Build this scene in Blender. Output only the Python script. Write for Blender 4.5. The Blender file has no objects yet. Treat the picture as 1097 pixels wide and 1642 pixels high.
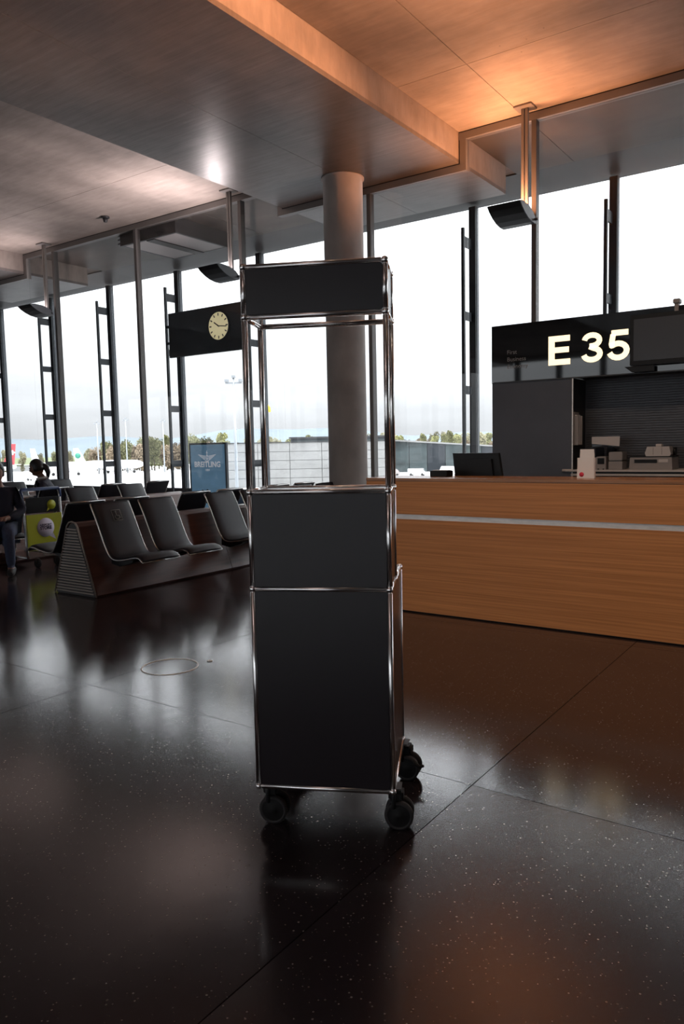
import bpy, bmesh, math, random
from mathutils import Vector, Matrix
random.seed(7)
C = bpy.context.scene.collection
SC = bpy.context.scene
PI = math.pi
# ------------------------------------------------------------------ camera
# world: X along the glass facade (to the right), Y towards the facade, Z up; metres
cam = bpy.data.objects.new('camera', bpy.data.cameras.new('camera')); C.objects.link(cam)
cam.data.sensor_fit = 'VERTICAL'; cam.data.sensor_height = 36.0
cam.data.lens = 1212.854 / 1642 * 36.0
cam.data.clip_start = 0.05; cam.data.clip_end = 9000
_p, _r, _y = 0.0883, -0.0210, 0.6134
_f = Vector((-math.sin(_y)*math.cos(_p), math.cos(_y)*math.cos(_p), -math.sin(_p)))
_R = Vector((math.cos(_y), math.sin(_y), 0)); _U = _R.cross(_f)
_R2 = math.cos(_r)*_R + math.sin(_r)*_U; _U2 = -math.sin(_r)*_R + math.cos(_r)*_U
_m = Matrix((_R2, _U2, -_f)).transposed().to_4x4(); _m.translation = Vector((-0.014, 0.016, 1.391))
cam.matrix_world = _m
SC.camera = cam
# ------------------------------------------------------------------ sky, lamps, exposure
W = bpy.data.worlds.new('overcast_sky'); SC.world = W; W.use_nodes = True
wn, wl = W.node_tree.nodes, W.node_tree.links; wn.clear()
def WN(t, **k):
    n = wn.new(t)
    for a, b in k.items(): setattr(n, a, b)
    return n
tc = WN('ShaderNodeTexCoord'); sx = WN('ShaderNodeSeparateXYZ'); wl.new(tc.outputs['Generated'], sx.inputs[0])
mx = WN('ShaderNodeMath', operation='MAXIMUM'); wl.new(sx.outputs['Z'], mx.inputs[0]); mx.inputs[1].default_value = 0
pw = WN('ShaderNodeMath', operation='POWER'); wl.new(mx.outputs[0], pw.inputs[0]); pw.inputs[1].default_value = 1.25
ml = WN('ShaderNodeMath', operation='MULTIPLY_ADD'); wl.new(pw.outputs[0], ml.inputs[0]); ml.inputs[1].default_value = 12.0; ml.inputs[2].default_value = 0.97
mp = WN('ShaderNodeMapping'); mp.inputs['Scale'].default_value = (3, 3, 14); wl.new(tc.outputs['Generated'], mp.inputs[0])
nz = WN('ShaderNodeTexNoise'); nz.inputs['Scale'].default_value = 2.2; nz.inputs['Detail'].default_value = 5; wl.new(mp.outputs[0], nz.inputs['Vector'])
mr = WN('ShaderNodeMapRange'); wl.new(nz.outputs[0], mr.inputs[0]); mr.inputs[1].default_value = .35; mr.inputs[2].default_value = .65; mr.inputs[3].default_value = .93; mr.inputs[4].default_value = 1.05
m2 = WN('ShaderNodeMath', operation='MULTIPLY'); wl.new(ml.outputs[0], m2.inputs[0]); wl.new(mr.outputs[0], m2.inputs[1])
bg = WN('ShaderNodeBackground'); bg.inputs[0].default_value = (.905, .96, 1.0, 1); wl.new(m2.outputs[0], bg.inputs[1])
wo = WN('ShaderNodeOutputWorld'); wl.new(bg.outputs[0], wo.inputs[0])
SC.view_settings.view_transform = 'Standard'; SC.view_settings.look = 'None'
SC.view_settings.exposure = 0.0; SC.view_settings.gamma = 1.0; SC.view_settings.use_curve_mapping = False
# tubes in the curved hanging reflectors: (tilt towards the room, turn sideways, beam spread, watts); they throw most light low along the ceiling
LIT_ORANGE = [(10, 0, 175, 72), (66, 8, 90, 8)]
FILL_ORANGE_RIGHT = [(10, 0, 175, 55), (88, -54, 40, 150)]  # for the added lamp; flat throw aimed at the beam face
LIT_PALE = [(12, 0, 175, 9), (64, -40, 150, 92), (64, 30, 110, 3)]
FILL_PALE_ROOM = [(8, 0, 175, 95)]  # for the two added lamps behind the viewer
LIT_PALE_FAR = [(12, 0, 175, 6), (68, -20, 160, 50)]
PALE_COL = (1.0, .86, .86)
FILL_DOWNLIGHTS = [(-2.7, 2.75), (-1.35, 2.75), (0.0, 2.75), (1.35, 2.75)]  # positions of fill lamps added to light the counter front
UP_COL = (1.0, 0.40, 0.17)

# ------------------------------------------------------------------ helpers
class MB:
    def __init__(s): s.bm = bmesh.new()
    def _add(s, verts, faces, mi=0, smooth=False):
        vs = [s.bm.verts.new(v) for v in verts]
        for f in faces:
            try:
                fc = s.bm.faces.new([vs[i] for i in f]); fc.material_index = mi; fc.smooth = smooth
            except ValueError: pass
        return vs
    def box(s, x0, x1, y0, y1, z0, z1, mi=0, bev=0):
        if bev:
            b = bmesh.new(); bmesh.ops.create_cube(b, size=1)
            for v in b.verts: v.co = Vector(((x0+x1)/2+v.co.x*(x1-x0), (y0+y1)/2+v.co.y*(y1-y0), (z0+z1)/2+v.co.z*(z1-z0)))
            bmesh.ops.bevel(b, geom=b.edges[:], offset=bev, segments=2, affect='EDGES')
            ix = {v: i for i, v in enumerate(b.verts)}
            s._add([v.co.copy() for v in b.verts], [[ix[v] for v in f.verts] for f in b.faces], mi); b.free(); return s
        v = [(x, y, z) for z in (z0, z1) for y in (y0, y1) for x in (x0, x1)]
        s._add(v, [(0,2,3,1),(4,5,7,6),(0,1,5,4),(2,6,7,3),(0,4,6,2),(1,3,7,5)], mi); return s
    def tube(s, pts, r, n=10, mi=0, cap=True, closed=False):
        pts = [Vector(p) for p in pts]; N = len(pts)
        rr = r if isinstance(r, (list, tuple)) else [r]*N
        rings = []; up = None
        for i, p in enumerate(pts):
            if closed: t = pts[(i+1) % N]-pts[i-1]
            else: t = (pts[min(i+1, N-1)]-pts[max(i-1, 0)])
            t.normalize()
            if up is None:
                up = Vector((0,0,1)) if abs(t.z) < .9 else Vector((1,0,0))
            a = t.cross(up).normalized(); up = a.cross(t).normalized()
            rings.append([s.bm.verts.new(p+rr[i]*(math.cos(2*PI*k/n)*a+math.sin(2*PI*k/n)*up)) for k in range(n)])
        for i in range(N if closed else N-1):
            A, B = rings[i], rings[(i+1) % N]
            for k in range(n):
                f = s.bm.faces.new((A[k], A[(k+1)%n], B[(k+1)%n], B[k])); f.smooth = True; f.material_index = mi
        if cap and not closed:
            for R in (rings[0][::-1], rings[-1]):
                f = s.bm.faces.new(R); f.material_index = mi
        return s
    def lathe(s, prof, M=None, n=24, mi=0, smooth=True):      # prof: (radius, height) pairs about local Z
        M = M or Matrix.Identity(4); rings = []
        for r, z in prof:
            if r < 1e-6: rings.append([s.bm.verts.new(M @ Vector((0,0,z)))])
            else: rings.append([s.bm.verts.new(M @ Vector((r*math.cos(2*PI*k/n), r*math.sin(2*PI*k/n), z))) for k in range(n)])
        for A, B in zip(rings, rings[1:]):
            for k in range(n):
                q = [A[k % len(A)], A[(k+1) % len(A)], B[(k+1) % len(B)], B[k % len(B)]]
                u = []
                for v in q:
                    if v not in u: u.append(v)
                if len(u) > 2:
                    f = s.bm.faces.new(u); f.smooth = smooth; f.material_index = mi
        return s
    def prism(s, poly, a0, a1, axis='x', mi=0, smooth=False):  # poly in the two other axes, in order (y,z) / (x,z) / (x,y)
        def P(q, a):
            return {'x': (a, q[0], q[1]), 'y': (q[0], a, q[1]), 'z': (q[0], q[1], a)}[axis]
        n = len(poly); v = [P(q, a0) for q in poly]+[P(q, a1) for q in poly]
        s._add(v, [tuple(range(n))[::-1], tuple(range(n, 2*n))]+[(i, (i+1)%n, n+(i+1)%n, n+i) for i in range(n)], mi)
        return s
    def ball(s, c, r, n=12, m=8, mi=0, sc=(1,1,1)):
        M = Matrix.Translation(c) @ Matrix.Diagonal((*sc, 1))
        return s.lathe([(r*math.sin(PI*i/m), -r*math.cos(PI*i/m)) for i in range(m+1)], M, n, mi)
    def ribbon(s, pts, w, y0, y1, mi=0, closed=False):         # flat stroke of width w in the XZ plane, extruded along Y
        P = [Vector((p[0], p[1])) for p in pts]; N = len(P); L = []; R = []
        for i in range(N):
            t = P[min(i+1, N-1)]-P[max(i-1, 0)] if not closed else P[(i+1)%N]-P[i-1]
            t.normalize(); nrm = Vector((-t.y, t.x)); L.append(P[i]+nrm*w/2); R.append(P[i]-nrm*w/2)
        K = N if closed else N-1
        for i in range(K):
            j = (i+1) % N; q = [L[i], R[i], R[j], L[j]]
            v = [(a.x, y0, a.y) for a in q]+[(a.x, y1, a.y) for a in q]
            s._add(v, [(0,1,2,3),(7,6,5,4),(0,4,5,1),(1,5,6,2),(2,6,7,3),(3,7,4,0)], mi)
        return s
    def xf(s, M):
        bmesh.ops.transform(s.bm, matrix=M, verts=s.bm.verts[:]); return s
    def mesh(s, name):
        me = bpy.data.meshes.new(name)
        bmesh.ops.recalc_face_normals(s.bm, faces=s.bm.faces[:])
        s.bm.to_mesh(me); s.bm.free(); return me
def obj(name, mb, mats, parent=None, loc=None):
    me = mb.mesh(name) if isinstance(mb, MB) else mb
    if not isinstance(mats, (list, tuple)): mats = [mats]
    if not me.materials:
        for m in mats: me.materials.append(m)
    o = bpy.data.objects.new(name, me); C.objects.link(o)
    if parent: o.parent = parent
    if loc: o.location = loc
    return o
def tag(o, label=None, cat=None, group=None, kind=None):
    if label: o['label'] = label
    if cat: o['category'] = cat
    if group: o['group'] = group
    if kind: o['kind'] = kind
    return o
def empty(name, loc=(0,0,0), rz=0, **k):
    o = bpy.data.objects.new(name, None); C.objects.link(o); o.location = loc; o.rotation_euler = (0,0,rz)
    o.empty_display_size = .1
    return tag(o, **k)
def kids(o): return [c for c in bpy.data.objects if c.parent == o]
def dup(o, parent=None):
    c = o.copy(); C.objects.link(c); c.parent = parent
    for ch in kids(o): dup(ch, c)
    return c
def text_mesh(body, size, bold=0.0, align='CENTER', extrude=0.001, spacing=1.0):
    cu = bpy.data.curves.new('t', 'FONT'); cu.body = body; cu.size = size; cu.offset = bold; cu.align_x = align; cu.extrude = extrude
    cu.space_character = spacing; cu.resolution_u = 3
    o = bpy.data.objects.new('t', cu); C.objects.link(o)
    me = bpy.data.meshes.new_from_object(o.evaluated_get(bpy.context.evaluated_depsgraph_get()))
    bpy.data.objects.remove(o); bpy.data.curves.remove(cu); me.materials.clear()
    return me
def text(name, body, size, mat, parent, loc, rot=(PI/2,0,0), **k):
    me = text_mesh(body, size, **k); me.name = name; me.materials.append(mat)
    o = bpy.data.objects.new(name, me); C.objects.link(o); o.parent = parent; o.location = loc; o.rotation_euler = rot
    return o

# ------------------------------------------------------------------ materials
def mat(name, col, rough=.5, metal=0, spec=.5, emit=None, es=0, noise=None, bump=None, coat=0):
    m = bpy.data.materials.new(name); m.use_nodes = True; nt = m.node_tree; b = nt.nodes['Principled BSDF']
    b.inputs['Base Color'].default_value = (*col, 1); b.inputs['Roughness'].default_value = rough
    b.inputs['Metallic'].default_value = metal; b.inputs['Specular IOR Level'].default_value = spec
    if coat: b.inputs['Coat Weight'].default_value = coat; b.inputs['Coat Roughness'].default_value = .08
    if emit: b.inputs['Emission Color'].default_value = (*emit, 1); b.inputs['Emission Strength'].default_value = es
    if noise or bump:
        g = nt.nodes.new('ShaderNodeNewGeometry')
    if noise:                       # (scale xyz, amount, detail)
        mpn = nt.nodes.new('ShaderNodeMapping'); mpn.inputs['Scale'].default_value = noise[0]; nt.links.new(g.outputs['Position'], mpn.inputs[0])
        n = nt.nodes.new('ShaderNodeTexNoise'); n.inputs['Scale'].default_value = 1; n.inputs['Detail'].default_value = 6; nt.links.new(mpn.outputs[0], n.inputs['Vector'])
        rp = nt.nodes.new('ShaderNodeValToRGB'); a = noise[1]
        rp.color_ramp.elements[0].position = .3; rp.color_ramp.elements[1].position = .7
        rp.color_ramp.elements[0].color = (*[c*(1-a) for c in col], 1); rp.color_ramp.elements[1].color = (*[min(1, c*(1+a)) for c in col], 1)
        nt.links.new(n.outputs[0], rp.inputs[0]); nt.links.new(rp.outputs[0], b.inputs['Base Color'])
    if bump:                        # (scale xyz, strength, distance)
        mpn = nt.nodes.new('ShaderNodeMapping'); mpn.inputs['Scale'].default_value = bump[0]; nt.links.new(g.outputs['Position'], mpn.inputs[0])
        n = nt.nodes.new('ShaderNodeTexNoise'); n.inputs['Scale'].default_value = 1; n.inputs['Detail'].default_value = 3; nt.links.new(mpn.outputs[0], n.inputs['Vector'])
        bp = nt.nodes.new('ShaderNodeBump'); bp.inputs['Strength'].default_value = bump[1]; bp.inputs['Distance'].default_value = bump[2]
        nt.links.new(n.outputs[0], bp.inputs['Height']); nt.links.new(bp.outputs[0], b.inputs['Normal'])
    return m
def concrete_mat(name, col, rough):
    m = mat(name, col, rough, noise=((.9, .55, .9), .36), bump=((1.3, 15, 4), .40, .006))
    nt = m.node_tree; b = nt.nodes['Principled BSDF']
    ramp = b.inputs['Base Color'].links[0].from_socket
    g = nt.nodes.new('ShaderNodeNewGeometry'); mpn = nt.nodes.new('ShaderNodeMapping'); mpn.inputs['Scale'].default_value = (2.2, 9, 3)
    nt.links.new(g.outputs['Position'], mpn.inputs[0])
    n = nt.nodes.new('ShaderNodeTexNoise'); n.inputs['Scale'].default_value = 1; n.inputs['Detail'].default_value = 7; n.inputs['Roughness'].default_value = .62
    nt.links.new(mpn.outputs[0], n.inputs['Vector'])
    r = nt.nodes.new('ShaderNodeMapRange'); r.inputs[1].default_value = .3; r.inputs[2].default_value = .7; r.inputs[3].default_value = .84; r.inputs[4].default_value = 1.1
    nt.links.new(n.outputs[0], r.inputs[0])
    mixn = nt.nodes.new('ShaderNodeMix'); mixn.data_type = 'RGBA'; mixn.blend_type = 'MULTIPLY'; mixn.inputs['Factor'].default_value = 1
    nt.links.new(ramp, mixn.inputs['A']); nt.links.new(r.outputs[0], mixn.inputs['B'])
    vo = nt.nodes.new('ShaderNodeTexVoronoi'); vo.inputs['Scale'].default_value = 3.6; nt.links.new(g.outputs['Position'], vo.inputs['Vector'])
    r2 = nt.nodes.new('ShaderNodeMapRange'); r2.inputs[1].default_value = .015; r2.inputs[2].default_value = .04; r2.inputs[3].default_value = .55; r2.inputs[4].default_value = 1
    nt.links.new(vo.outputs['Distance'], r2.inputs[0])
    mx2 = nt.nodes.new('ShaderNodeMix'); mx2.data_type = 'RGBA'; mx2.blend_type = 'MULTIPLY'; mx2.inputs['Factor'].default_value = 1
    nt.links.new(mixn.outputs['Result'], mx2.inputs['A']); nt.links.new(r2.outputs[0], mx2.inputs['B'])
    nt.links.new(mx2.outputs['Result'], b.inputs['Base Color'])
    return m
def terrazzo_mat(name, rough0, rough1):
    m = mat(name, (.010, .0072, .0078), .15, spec=.85)
    nt = m.node_tree; b = nt.nodes['Principled BSDF']; L = nt.links
    g = nt.nodes.new('ShaderNodeNewGeometry')
    v = nt.nodes.new('ShaderNodeTexVoronoi'); v.inputs['Scale'].default_value = 80; L.new(g.outputs['Position'], v.inputs['Vector'])
    sep = nt.nodes.new('ShaderNodeSeparateColor'); L.new(v.outputs['Color'], sep.inputs[0])
    th = nt.nodes.new('ShaderNodeMapRange'); th.inputs[1].default_value = .45; th.inputs[2].default_value = 1.0; th.inputs[3].default_value = 0; th.inputs[4].default_value = .25
    L.new(sep.outputs[0], th.inputs[0])
    lt = nt.nodes.new('ShaderNodeMath'); lt.operation = 'LESS_THAN'; L.new(v.outputs['Distance'], lt.inputs[0]); L.new(th.outputs[0], lt.inputs[1])
    chip = nt.nodes.new('ShaderNodeMix'); chip.data_type = 'RGBA'; L.new(sep.outputs[1], chip.inputs['Factor'])
    chip.inputs['A'].default_value = (.07, .06, .052, 1); chip.inputs['B'].default_value = (.27, .23, .19, 1)
    mixn = nt.nodes.new('ShaderNodeMix'); mixn.data_type = 'RGBA'; L.new(lt.outputs[0], mixn.inputs['Factor'])
    n = nt.nodes.new('ShaderNodeTexNoise'); n.inputs['Scale'].default_value = 120; L.new(g.outputs['Position'], n.inputs['Vector'])
    bc = nt.nodes.new('ShaderNodeMix'); bc.data_type = 'RGBA'; L.new(n.outputs[0], bc.inputs['Factor'])
    bc.inputs['A'].default_value = (.016, .0115, .013, 1); bc.inputs['B'].default_value = (.032, .023, .0255, 1)
    L.new(bc.outputs['Result'], mixn.inputs['A']); L.new(chip.outputs['Result'], mixn.inputs['B']); L.new(mixn.outputs['Result'], b.inputs['Base Color'])
    n2 = nt.nodes.new('ShaderNodeTexNoise'); n2.inputs['Scale'].default_value = 1.1; n2.inputs['Detail'].default_value = 4; L.new(g.outputs['Position'], n2.inputs['Vector'])
    r = nt.nodes.new('ShaderNodeMapRange'); r.inputs[3].default_value = rough0; r.inputs[4].default_value = rough1; L.new(n2.outputs[0], r.inputs[0]); L.new(r.outputs[0], b.inputs['Roughness'])
    n3 = nt.nodes.new('ShaderNodeTexNoise'); n3.inputs['Scale'].default_value = 9; n3.inputs['Detail'].default_value = 2; L.new(g.outputs['Position'], n3.inputs['Vector'])
    bp = nt.nodes.new('ShaderNodeBump'); bp.inputs['Strength'].default_value = .12; bp.inputs['Distance'].default_value = .002; L.new(n3.outputs[0], bp.inputs['Height']); L.new(bp.outputs[0], b.inputs['Normal'])
    return m
def wood_mat(name, dark, light, axis_scale, rough, contrast=1.0):
    m = mat(name, light, rough); nt = m.node_tree; b = nt.nodes['Principled BSDF']; L = nt.links
    g = nt.nodes.new('ShaderNodeNewGeometry'); mpn = nt.nodes.new('ShaderNodeMapping'); mpn.inputs['Scale'].default_value = axis_scale; L.new(g.outputs['Position'], mpn.inputs[0])
    n = nt.nodes.new('ShaderNodeTexNoise'); n.inputs['Scale'].default_value = 1; n.inputs['Detail'].default_value = 8; n.inputs['Roughness'].default_value = .65; L.new(mpn.outputs[0], n.inputs['Vector'])
    rp = nt.nodes.new('ShaderNodeValToRGB'); e = rp.color_ramp.elements
    e[0].position = .5-.22/contrast; e[1].position = .5+.22/contrast; e[0].color = (*dark, 1); e[1].color = (*light, 1)
    L.new(n.outputs[0], rp.inputs[0]); L.new(rp.outputs[0], b.inputs['Base Color'])
    bp = nt.nodes.new('ShaderNodeBump'); bp.inputs['Strength'].default_value = .15; bp.inputs['Distance'].default_value = .001; L.new(n.outputs[0], bp.inputs['Height']); L.new(bp.outputs[0], b.inputs['Normal'])
    return m
def glass_mat(name, tint, refl=1.0):
    m = bpy.data.materials.new(name); m.use_nodes = True; nt = m.node_tree; nt.nodes.clear(); L = nt.links
    o = nt.nodes.new('ShaderNodeOutputMaterial'); t = nt.nodes.new('ShaderNodeBsdfTransparent'); t.inputs[0].default_value = (*tint, 1)
    gl = nt.nodes.new('ShaderNodeBsdfGlossy'); gl.inputs['Roughness'].default_value = 0.0; gl.inputs[0].default_value = (refl, refl, refl, 1)
    lw = nt.nodes.new('ShaderNodeLayerWeight'); lw.inputs[0].default_value = .5
    p5 = nt.nodes.new('ShaderNodeMath'); p5.operation = 'POWER'; L.new(lw.outputs['Facing'], p5.inputs[0]); p5.inputs[1].default_value = 5
    fr = nt.nodes.new('ShaderNodeMath'); fr.operation = 'MULTIPLY_ADD'; L.new(p5.outputs[0], fr.inputs[0]); fr.inputs[1].default_value = .7; fr.inputs[2].default_value = .025
    mi = nt.nodes.new('ShaderNodeMixShader'); L.new(fr.outputs[0], mi.inputs[0]); L.new(t.outputs[0], mi.inputs[1]); L.new(gl.outputs[0], mi.inputs[2]); L.new(mi.outputs[0], o.inputs[0])
    return m
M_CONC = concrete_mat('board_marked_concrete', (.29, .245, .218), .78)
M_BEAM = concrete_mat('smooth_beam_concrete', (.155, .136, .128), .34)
M_COL = mat('column_concrete', (.60, .53, .49), .55, noise=((3, 3, 2), .18), bump=((30, 30, 30), .2, .003))
M_FLOOR = terrazzo_mat('terrazzo', .125, .18)
M_FLOOR_MATT = terrazzo_mat('worn_terrazzo', .185, .24)
M_GLASS = glass_mat('window_glass', (.965, .962, .962))
M_ALU = mat('anodised_frame', (.20, .185, .175), .42, .3, noise=((2, 2, 2), .08))
M_POST = mat('slim_post', (.10, .092, .088), .45, .2)
M_GASKET = mat('black_gasket', (.012, .011, .011), .6)
M_STEEL = mat('painted_steel', (.014, .018, .023), .45, spec=.3, noise=((4, 4, 4), .15))
M_STEELG = mat('steel_edge', (.06, .067, .075), .45, .2, spec=.3)
M_FASCIA = mat('fascia_metal', (.030, .030, .031), .45, .1, spec=.3)
M_SOFF = mat('outside_soffit', (.10, .088, .077), .5, spec=.3, noise=((1, 3, 1), .15))
M_CHROME = mat('chrome', (.95, .92, .91), .22, 1.0)
M_PANEL = mat('anthracite_panel', (.026, .0215, .0255), .27, spec=.38)
M_RUBBER = mat('dark_rubber', (.014, .013, .0135), .6, spec=.25)
M_WHEEL = mat('grey_tyre', (.042, .038, .039), .6, spec=.25)
M_OAK = wood_mat('oak_veneer', (.38, .145, .040), (.66, .28, .095), (.9, 6, 75), .42)
M_OAKTOP = wood_mat('oak_edge', (.22, .09, .032), (.46, .21, .085), (1.2, 60, 60), .25)
M_REDWOOD = wood_mat('dark_red_wood', (.045, .015, .011), (.115, .042, .028), (30, 1.2, 22), .35)
M_BAND = mat('brushed_steel', (.72, .70, .68), .45, .55, noise=((14, 14, 60), .1))
M_BLACK = mat('gloss_black_glass', (.004, .004, .005), .03, spec=1.0)
M_GREY = mat('grey_laminate', (.066, .072, .092), .45, noise=((3, 3, 3), .1))
M_RIB = mat('ribbed_metal', (.075, .075, .085), .4, .3)
M_DARK = mat('dark_metal', (.02, .02, .022), .5)
M_LETTER = mat('lit_letter', (.9, .8, .6), .5, emit=(1.0, .80, .50), es=1.45)
M_DIM = mat('dim_lettering', (.22, .22, .23), .6)
M_SCREEN = mat('matt_screen', (.035, .036, .042), .28)
M_PLASTIC = mat('black_plastic', (.007, .007, .008), .4, spec=.25)
M_GPLAST = mat('grey_plastic', (.26, .235, .23), .5)
M_LPLAST = mat('light_plastic', (.50, .46, .45), .5)
M_WHITE = mat('white_paint', (.80, .80, .80), .5)
M_PAPER = mat('white_paper', (.78, .74, .74), .7)
M_RED = mat('red_print', (.62, .03, .07), .6)
M_LEATHER = mat('black_leather', (.010, .0105, .015), .48, spec=.28, bump=((140, 140, 140), .12, .001))
M_SEATEDGE = mat('seat_edge_metal', (.55, .53, .52), .22, 1.0)
M_SLAT = mat('grille_slat', (.27, .225, .20), .4, .5)
M_LIME = mat('lime_panel', (.40, .43, .015), .45)
M_BLUE = mat('blue_plastic', (.012, .04, .14), .4)
M_LILAC = mat('pale_print', (.62, .58, .68), .6)
M_INK = mat('dark_ink', (.03, .025, .06), .6)
M_SKIN = mat('brown_skin', (.16, .075, .045), .5)
M_SKIN2 = mat('tan_skin', (.26, .13, .09), .5)
M_HAIR = mat('black_hair', (.008, .007, .007), .45)
M_NAVY = mat('navy_cloth', (.014, .016, .032), .8)
M_JEANS = mat('denim', (.035, .045, .085), .85, noise=((40, 40, 40), .2))
M_PALEB = mat('pale_cloth', (.55, .52, .50), .8)
M_SHOE = mat('dark_shoe', (.012, .011, .011), .5)
M_POSTER = mat('poster_blue_glow', (.16, .33, .50), .35, emit=(.16, .33, .50), es=.22, noise=((1.6, 1.6, 2.4), .28))  # faint glow added to lift the poster's brightness
M_PINK = mat('pale_lettering_glow', (.6, .62, .66), .5, emit=(.6, .62, .66), es=.4)  # glow added so the lettering reads brighter
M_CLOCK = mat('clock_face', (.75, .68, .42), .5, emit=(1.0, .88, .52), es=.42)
M_BOARD = mat('clock_board', (.010, .016, .022), .25)
M_APRON = mat('apron_concrete', (.50, .50, .49), .9, noise=((.02, .02, .02), .1))
M_ASPH = mat('asphalt', (.042, .042, .044), .9, noise=((.2, .2, .2), .15))  # kept dark to limit light bounced onto the ceiling
M_GRASS = mat('grass', (.085, .105, .04), .95, noise=((.03, .03, .03), .25))
M_HILL = mat('hazy_wooded_hill', (.085, .108, .125), 1.0, noise=((.004, .004, .01), .12))  # pale blue of distant haze mixed into the base colour
M_FOL = [mat('foliage_%d' % i, c, .9, noise=((.6, .6, .6), .3)) for i, c in enumerate([(.135, .135, .065), (.20, .20, .08), (.185, .14, .09), (.22, .205, .125)])]
M_TRUNK = mat('bark', (.07, .055, .04), .9)
M_OUTCONC = mat('pier_concrete', (.19, .19, .187), .85, noise=((.25, .25, .5), .1))
M_TEAL = mat('teal_glass', (.03, .042, .044), .15, noise=((.12, .12, .4), .5))
M_PLANE = mat('aircraft_white', (.72, .72, .74), .35)
M_PRED = mat('aircraft_red', (.60, .05, .06), .4)
M_PGREEN = mat('aircraft_green', (.03, .22, .15), .4)
M_TYRE = mat('tyre_black', (.02, .02, .02), .8)
M_YEL = mat('yellow_cloth', (.65, .42, .03), .7)
M_MAST = mat('galvanised_mast', (.30, .32, .34), .5, .4)
M_WALL = mat('plain_wall', (.20, .19, .185), .7, noise=((.5, .5, .5), .08))
M_LAMPB = mat('lamp_black', (.012, .013, .015), .42, spec=.4)
M_LAMPG = mat('lamp_grey', (.10, .11, .125), .42)
M_WARM = mat('warm_lens', (.9, .6, .35), .4, emit=UP_COL, es=6)
M_CLEAR = glass_mat('clear_film', (.75, .75, .77), 1.0)

# ------------------------------------------------------------------ the setting
CEIL, BEAM, OUTS = 5.34, 4.955, 5.40
Y_IN, Y_OUT = 9.2, 12.2
RL, RR, YB = -46.0, 13.0, -19.0
BEAMS = [(-7.42-9.66*k, -4.50-9.66*k) for k in range(-1, 4)]
fl = obj('floor', MB().box(RL-.3, RR+.3, YB-.3, Y_OUT+.1, -.4, -.006), M_FLOOR); tag(fl, 'polished dark speckled stone floor of the hall', kind='structure')
S = 2.48
me = MB().box(-S/2+.002, S/2-.002, -S/2+.002, S/2-.002, -.0058, 0).mesh('slab'); me.materials.append(M_FLOOR)
me_w = MB().box(-S/2+.002, S/2-.002, -S/2+.002, S/2-.002, -.0058, 0).mesh('slab'); me_w.materials.append(M_FLOOR_MATT)
for i in range(-9, 3):
    for j in range(-2, 3):
        obj('slab', me_w if (j < 0 and i >= 0) or (i, j) in ((-4, -1), (-6, 0), (-2, -2)) else me, M_FLOOR, fl, (-1.31+S*(i+.5), 2.735+S*(j+.5), 0))
ce = obj('ceiling', MB().box(RL-.3, RR+.3, YB-.3, 11.1, CEIL+.03, CEIL+.5), M_CONC); tag(ce, 'board-marked concrete ceiling with deep beams', kind='structure')
def panel(name, x0, x1, y0, y1, z0, z1, parent, m=M_CONC):
    return obj(name, MB().box(x0+.003, x1-.003, y0+.003, y1-.003, z0, z1), m, parent)
cuts_y = [-19, -12.3, -6.1, -1.6, 3.0, 7.62, 9.2, 11.1]
for k, (a, b) in enumerate(BEAMS):
    mid = (a+b)/2
    for y0, y1 in ((-19, -12), (-12, -5), (-5, 2.4), (2.4, 10.68)):
        for x0, x1 in ((a, mid), (mid, b)):
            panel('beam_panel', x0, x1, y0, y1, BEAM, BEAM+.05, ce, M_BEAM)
            panel('beam_side', x0, x1, y0, y1, BEAM+.0501, CEIL+.04, ce)
    obj('beam_core', MB().box(a+.03, b-.03, -19, 10.65, BEAM+.012, CEIL+.04), M_CONC, ce)
edges = sorted([RL, RR]+[e for b in BEAMS for e in b])
for k in range(0, len(edges), 2):
    x0, x1 = edges[k], edges[k+1]
    if x1-x0 < .3: continue
    for y0, y1 in zip(cuts_y, cuts_y[1:]):
        if x1-x0 > 4:
            xm = x1+.87-6.74+5.85 if False else x0+.85 if x0 > -5 else x1-2.05
            panel('ceiling_panel', x0, xm, y0, y1, CEIL, CEIL+.04, ce, M_SOFF if y0 > 9 else M_CONC); panel('ceiling_panel', xm, x1, y0, y1, CEIL, CEIL+.04, ce, M_SOFF if y0 > 9 else M_CONC)
        else: panel('ceiling_panel', x0, x1, y0, y1, CEIL, CEIL+.04, ce)
wl_ = obj('wall_left', MB().box(RL-.3, RL, YB, Y_OUT, 0, CEIL+.5), M_WALL); tag(wl_, 'far end wall of the hall', kind='structure')
wr_ = obj('wall_right', MB().box(RR, RR+.3, YB, Y_OUT, 0, CEIL+.5), M_WALL); tag(wr_, 'end wall of the hall on the counter side', kind='structure')
wb = obj('wall_back', MB().box(RL, RR, YB-.3, YB, 0, .3).box(RL, RR, YB-.3, YB, 5.1, CEIL+.5), M_WALL); tag(wb, 'wall opposite the glass facade with a row of windows', kind='structure')
pm = MB().box(-.12, .12, YB-.28, YB-.02, .3, 5.1).mesh('pier'); pm.materials.append(M_STEEL)
gm = MB().box(-.88, .88, YB-.16, YB-.15, .3, 5.1).mesh('pane'); gm.materials.append(M_GLASS)
wb_w = empty('window_3', kind='structure', label='row of windows opposite the glass facade')
n_b = int((RR-RL)/2.0)
for i in range(n_b+1):
    obj('pier', pm, M_STEEL, wb_w, (RL+2.0*i, 0, 0))
    if i < n_b: obj('pane', gm, M_GLASS, wb_w, (RL+2.0*i+1.0, 0, 0))
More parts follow.
